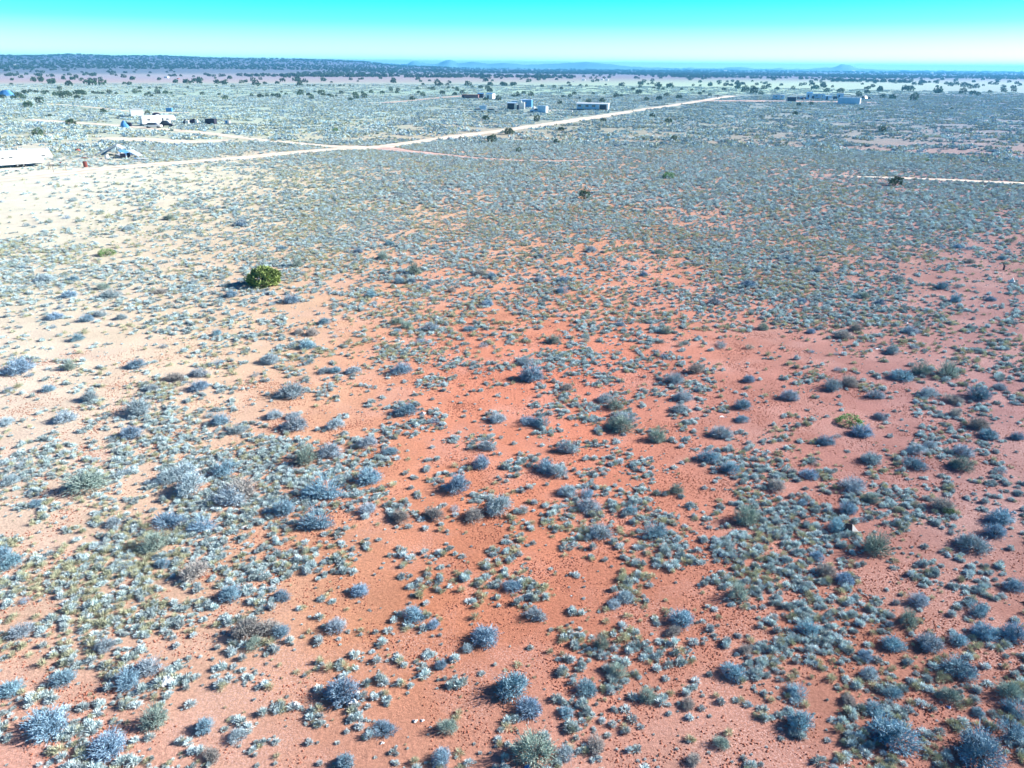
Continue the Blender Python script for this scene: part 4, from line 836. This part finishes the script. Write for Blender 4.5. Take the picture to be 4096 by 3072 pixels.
# ---------------------------------------------------------------- litter and small things near the camera
def scrap(px, py, wpx, label, m='white', seed=0, hz=.5, name='plastic_scrap', cat='litter', lift=0.0):
    x, y = P(px, py + wpx * .25); w_ = wpx * depth(px, py) / F; rr = random.Random(seed); n = 9; vs = []
    for j in range(n):
        for i in range(n):
            u = i / (n - 1) * 2 - 1; v = j / (n - 1) * 2 - 1; e = (1 + .3 * math.sin(3 * math.atan2(v, u) + seed)) * (1 - .25 * rr.random())
            vs.append((u * w_ / 2 * e, v * w_ / 2 * e * .8, (1 - .8 * max(abs(u), abs(v))) * w_ * hz * rr.uniform(.4, 1.2) + .005))
    mb = MB(); mb.add(vs, [(j * n + i, j * n + i + 1, (j + 1) * n + i + 1, (j + 1) * n + i) for j in range(n - 1) for i in range(n - 1)]); o = mb.build(name, m)
    sm = o.modifiers.new('thick', 'SOLIDIFY'); sm.thickness = max(.004, w_ * .02); o.location = (x, y, lift); return tag(o, label, cat)
scrap(668, 2714, 62, 'crumpled white paper pile beside a large sagebrush, bottom left', seed=1, name='paper_pile')
scrap(1185, 2812, 28, 'white plastic scrap inside a ring of scrub near the bottom', seed=2)
scrap(1416, 2812, 30, 'white plastic scrap in front of the huge bottom sagebrush, lower piece', seed=3, lift=.12)
scrap(1434, 2792, 16, 'white plastic scrap on the huge bottom sagebrush, upper piece', seed=4, lift=.25)
scrap(968, 2104, 26, 'flat white scrap under a wide sagebrush at left', seed=5, hz=.2)
scrap(1660, 2882, 18, 'small black and white scrap pair, left of two near the bottom', 'offwhite', 6); scrap(1690, 2880, 13, 'small white scrap right of the black and white one', seed=7)
scrap(1530, 2969, 15, 'small white can lid on red sand near the bottom edge', seed=8); scrap(1722, 2906, 12, 'tiny dark and white scrap near the bottom', 'offwhite', 9)
scrap(2887, 1662, 18, 'small white stick-like scrap on the red sand right of centre', seed=10, hz=.15); scrap(2730, 1526, 10, 'tiny white scrap touching a sagebrush right of centre', seed=11)
scrap(4047, 1124, 24, 'bright white bag on pink soil near the right edge', seed=12, hz=.8, name='white_bag', cat='bag'); scrap(3626, 1290, 14, 'small white scrap in dense scrub at right', seed=13)
scrap(3508, 1389, 22, 'flat white scrap above the wide sagebrush at right', seed=14, hz=.15); scrap(3690, 1398, 9, 'tiny white scrap right of the flat one', seed=15)
scrap(3684, 1868, 12, 'tiny white scrap right of a sagebrush with a long shadow', seed=16); scrap(4048, 2062, 20, 'white scrap caught on a sagebrush near the right edge', seed=17, lift=.2)
scrap(3958, 2664, 16, 'small lilac-white scrap at lower right', seed=18); scrap(3796, 2826, 16, 'small pale blue scrap in scrub at lower right', 'bluegrey', seed=19)
scrap(2285, 2382, 8, 'tiny white pebble-like scrap near bottom centre', seed=20); scrap(2445, 2618, 10, 'tiny white scrap among clods, bottom centre', seed=21)
scrap(2698, 818, 28, 'pale cyan plastic scrap in mid-distance scrub', seed=22, hz=.2); scrap(2112, 3062, 26, 'cyan plastic scrap in the sagebrush at the bottom edge', 'blue', 23)
scrap(1690, 1652, 26, 'white ash-like clump at the right side of a sagebrush', 'offwhite', 24)
# folded card at (3370-3440, 2105-2138)
x, y = P(3404, 2130); dp = depth(3404, 2130); k = dp / F; o = root('folded_card', x, y, R(-12), 'folded dark card with a white triangular end, tent shaped', 'cardboard')
w1 = 44 * k; w2 = 26 * k; h_ = 36 * k; mb = MB(); mb.add([(-w1, -.05, 0), (.02, -.12, 0), (.0, .05, h_), (-w1 * .55, .08, h_ * .95), (-w1, -.03, 0), (.02, -.10, 0), (.0, .07, h_), (-w1 * .55, .10, h_ * .95)], [(0, 1, 2, 3), (7, 6, 5, 4), (0, 4, 5, 1), (1, 5, 6, 2), (2, 6, 7, 3), (3, 7, 4, 0)]); mb.build('dark_side', 'boardin', o)
mb = MB(); mb.add([(.02, -.12, 0), (w2 * 1.25, .05, 0), (.0, .05, h_), (.02, -.10, .0), (w2 * 1.25, .07, 0), (.0, .07, h_)], [(0, 1, 2), (5, 4, 3), (0, 3, 4, 1), (1, 4, 5, 2), (2, 5, 3, 0)]); mb.build('white_side', 'board', o)
x, y = P(4015, 1080); k = depth(4015, 1080) / F; mb = MB(); mb.tube((0, 0, -.05), (-.06, 0, 24 * k * .8), .09, .07, 8); mb.tube((-.06, 0, 24 * k * .72), (-.18, 0, 24 * k), .06, .04, 7); o = mb.build('stump', 'dark'); o.location = (x, y, 0); tag(o, 'upright dark stump on pink soil near the right edge', 'stump')

# ---------------------------------------------------------------- air
mb = MB(); mb.box(0, 4300, 32, 24000, 13000, 66); o = mb.build('haze', None); tag(o, 'thin blue air over the far plain', 'haze', kind='stuff')
hm = bpy.data.materials.new('haze'); hm.use_nodes = True; n = hm.node_tree; n.nodes.clear(); ho = n.nodes.new('ShaderNodeOutputMaterial'); pv = n.nodes.new('ShaderNodeVolumePrincipled')
pv.inputs['Color'].default_value = (.13, .53, 1.0, 1); pv.inputs['Density'].default_value = .00023; pv.inputs['Anisotropy'].default_value = .2
n.links.new(pv.outputs[0], ho.inputs['Volume']); o.data.materials.append(hm)
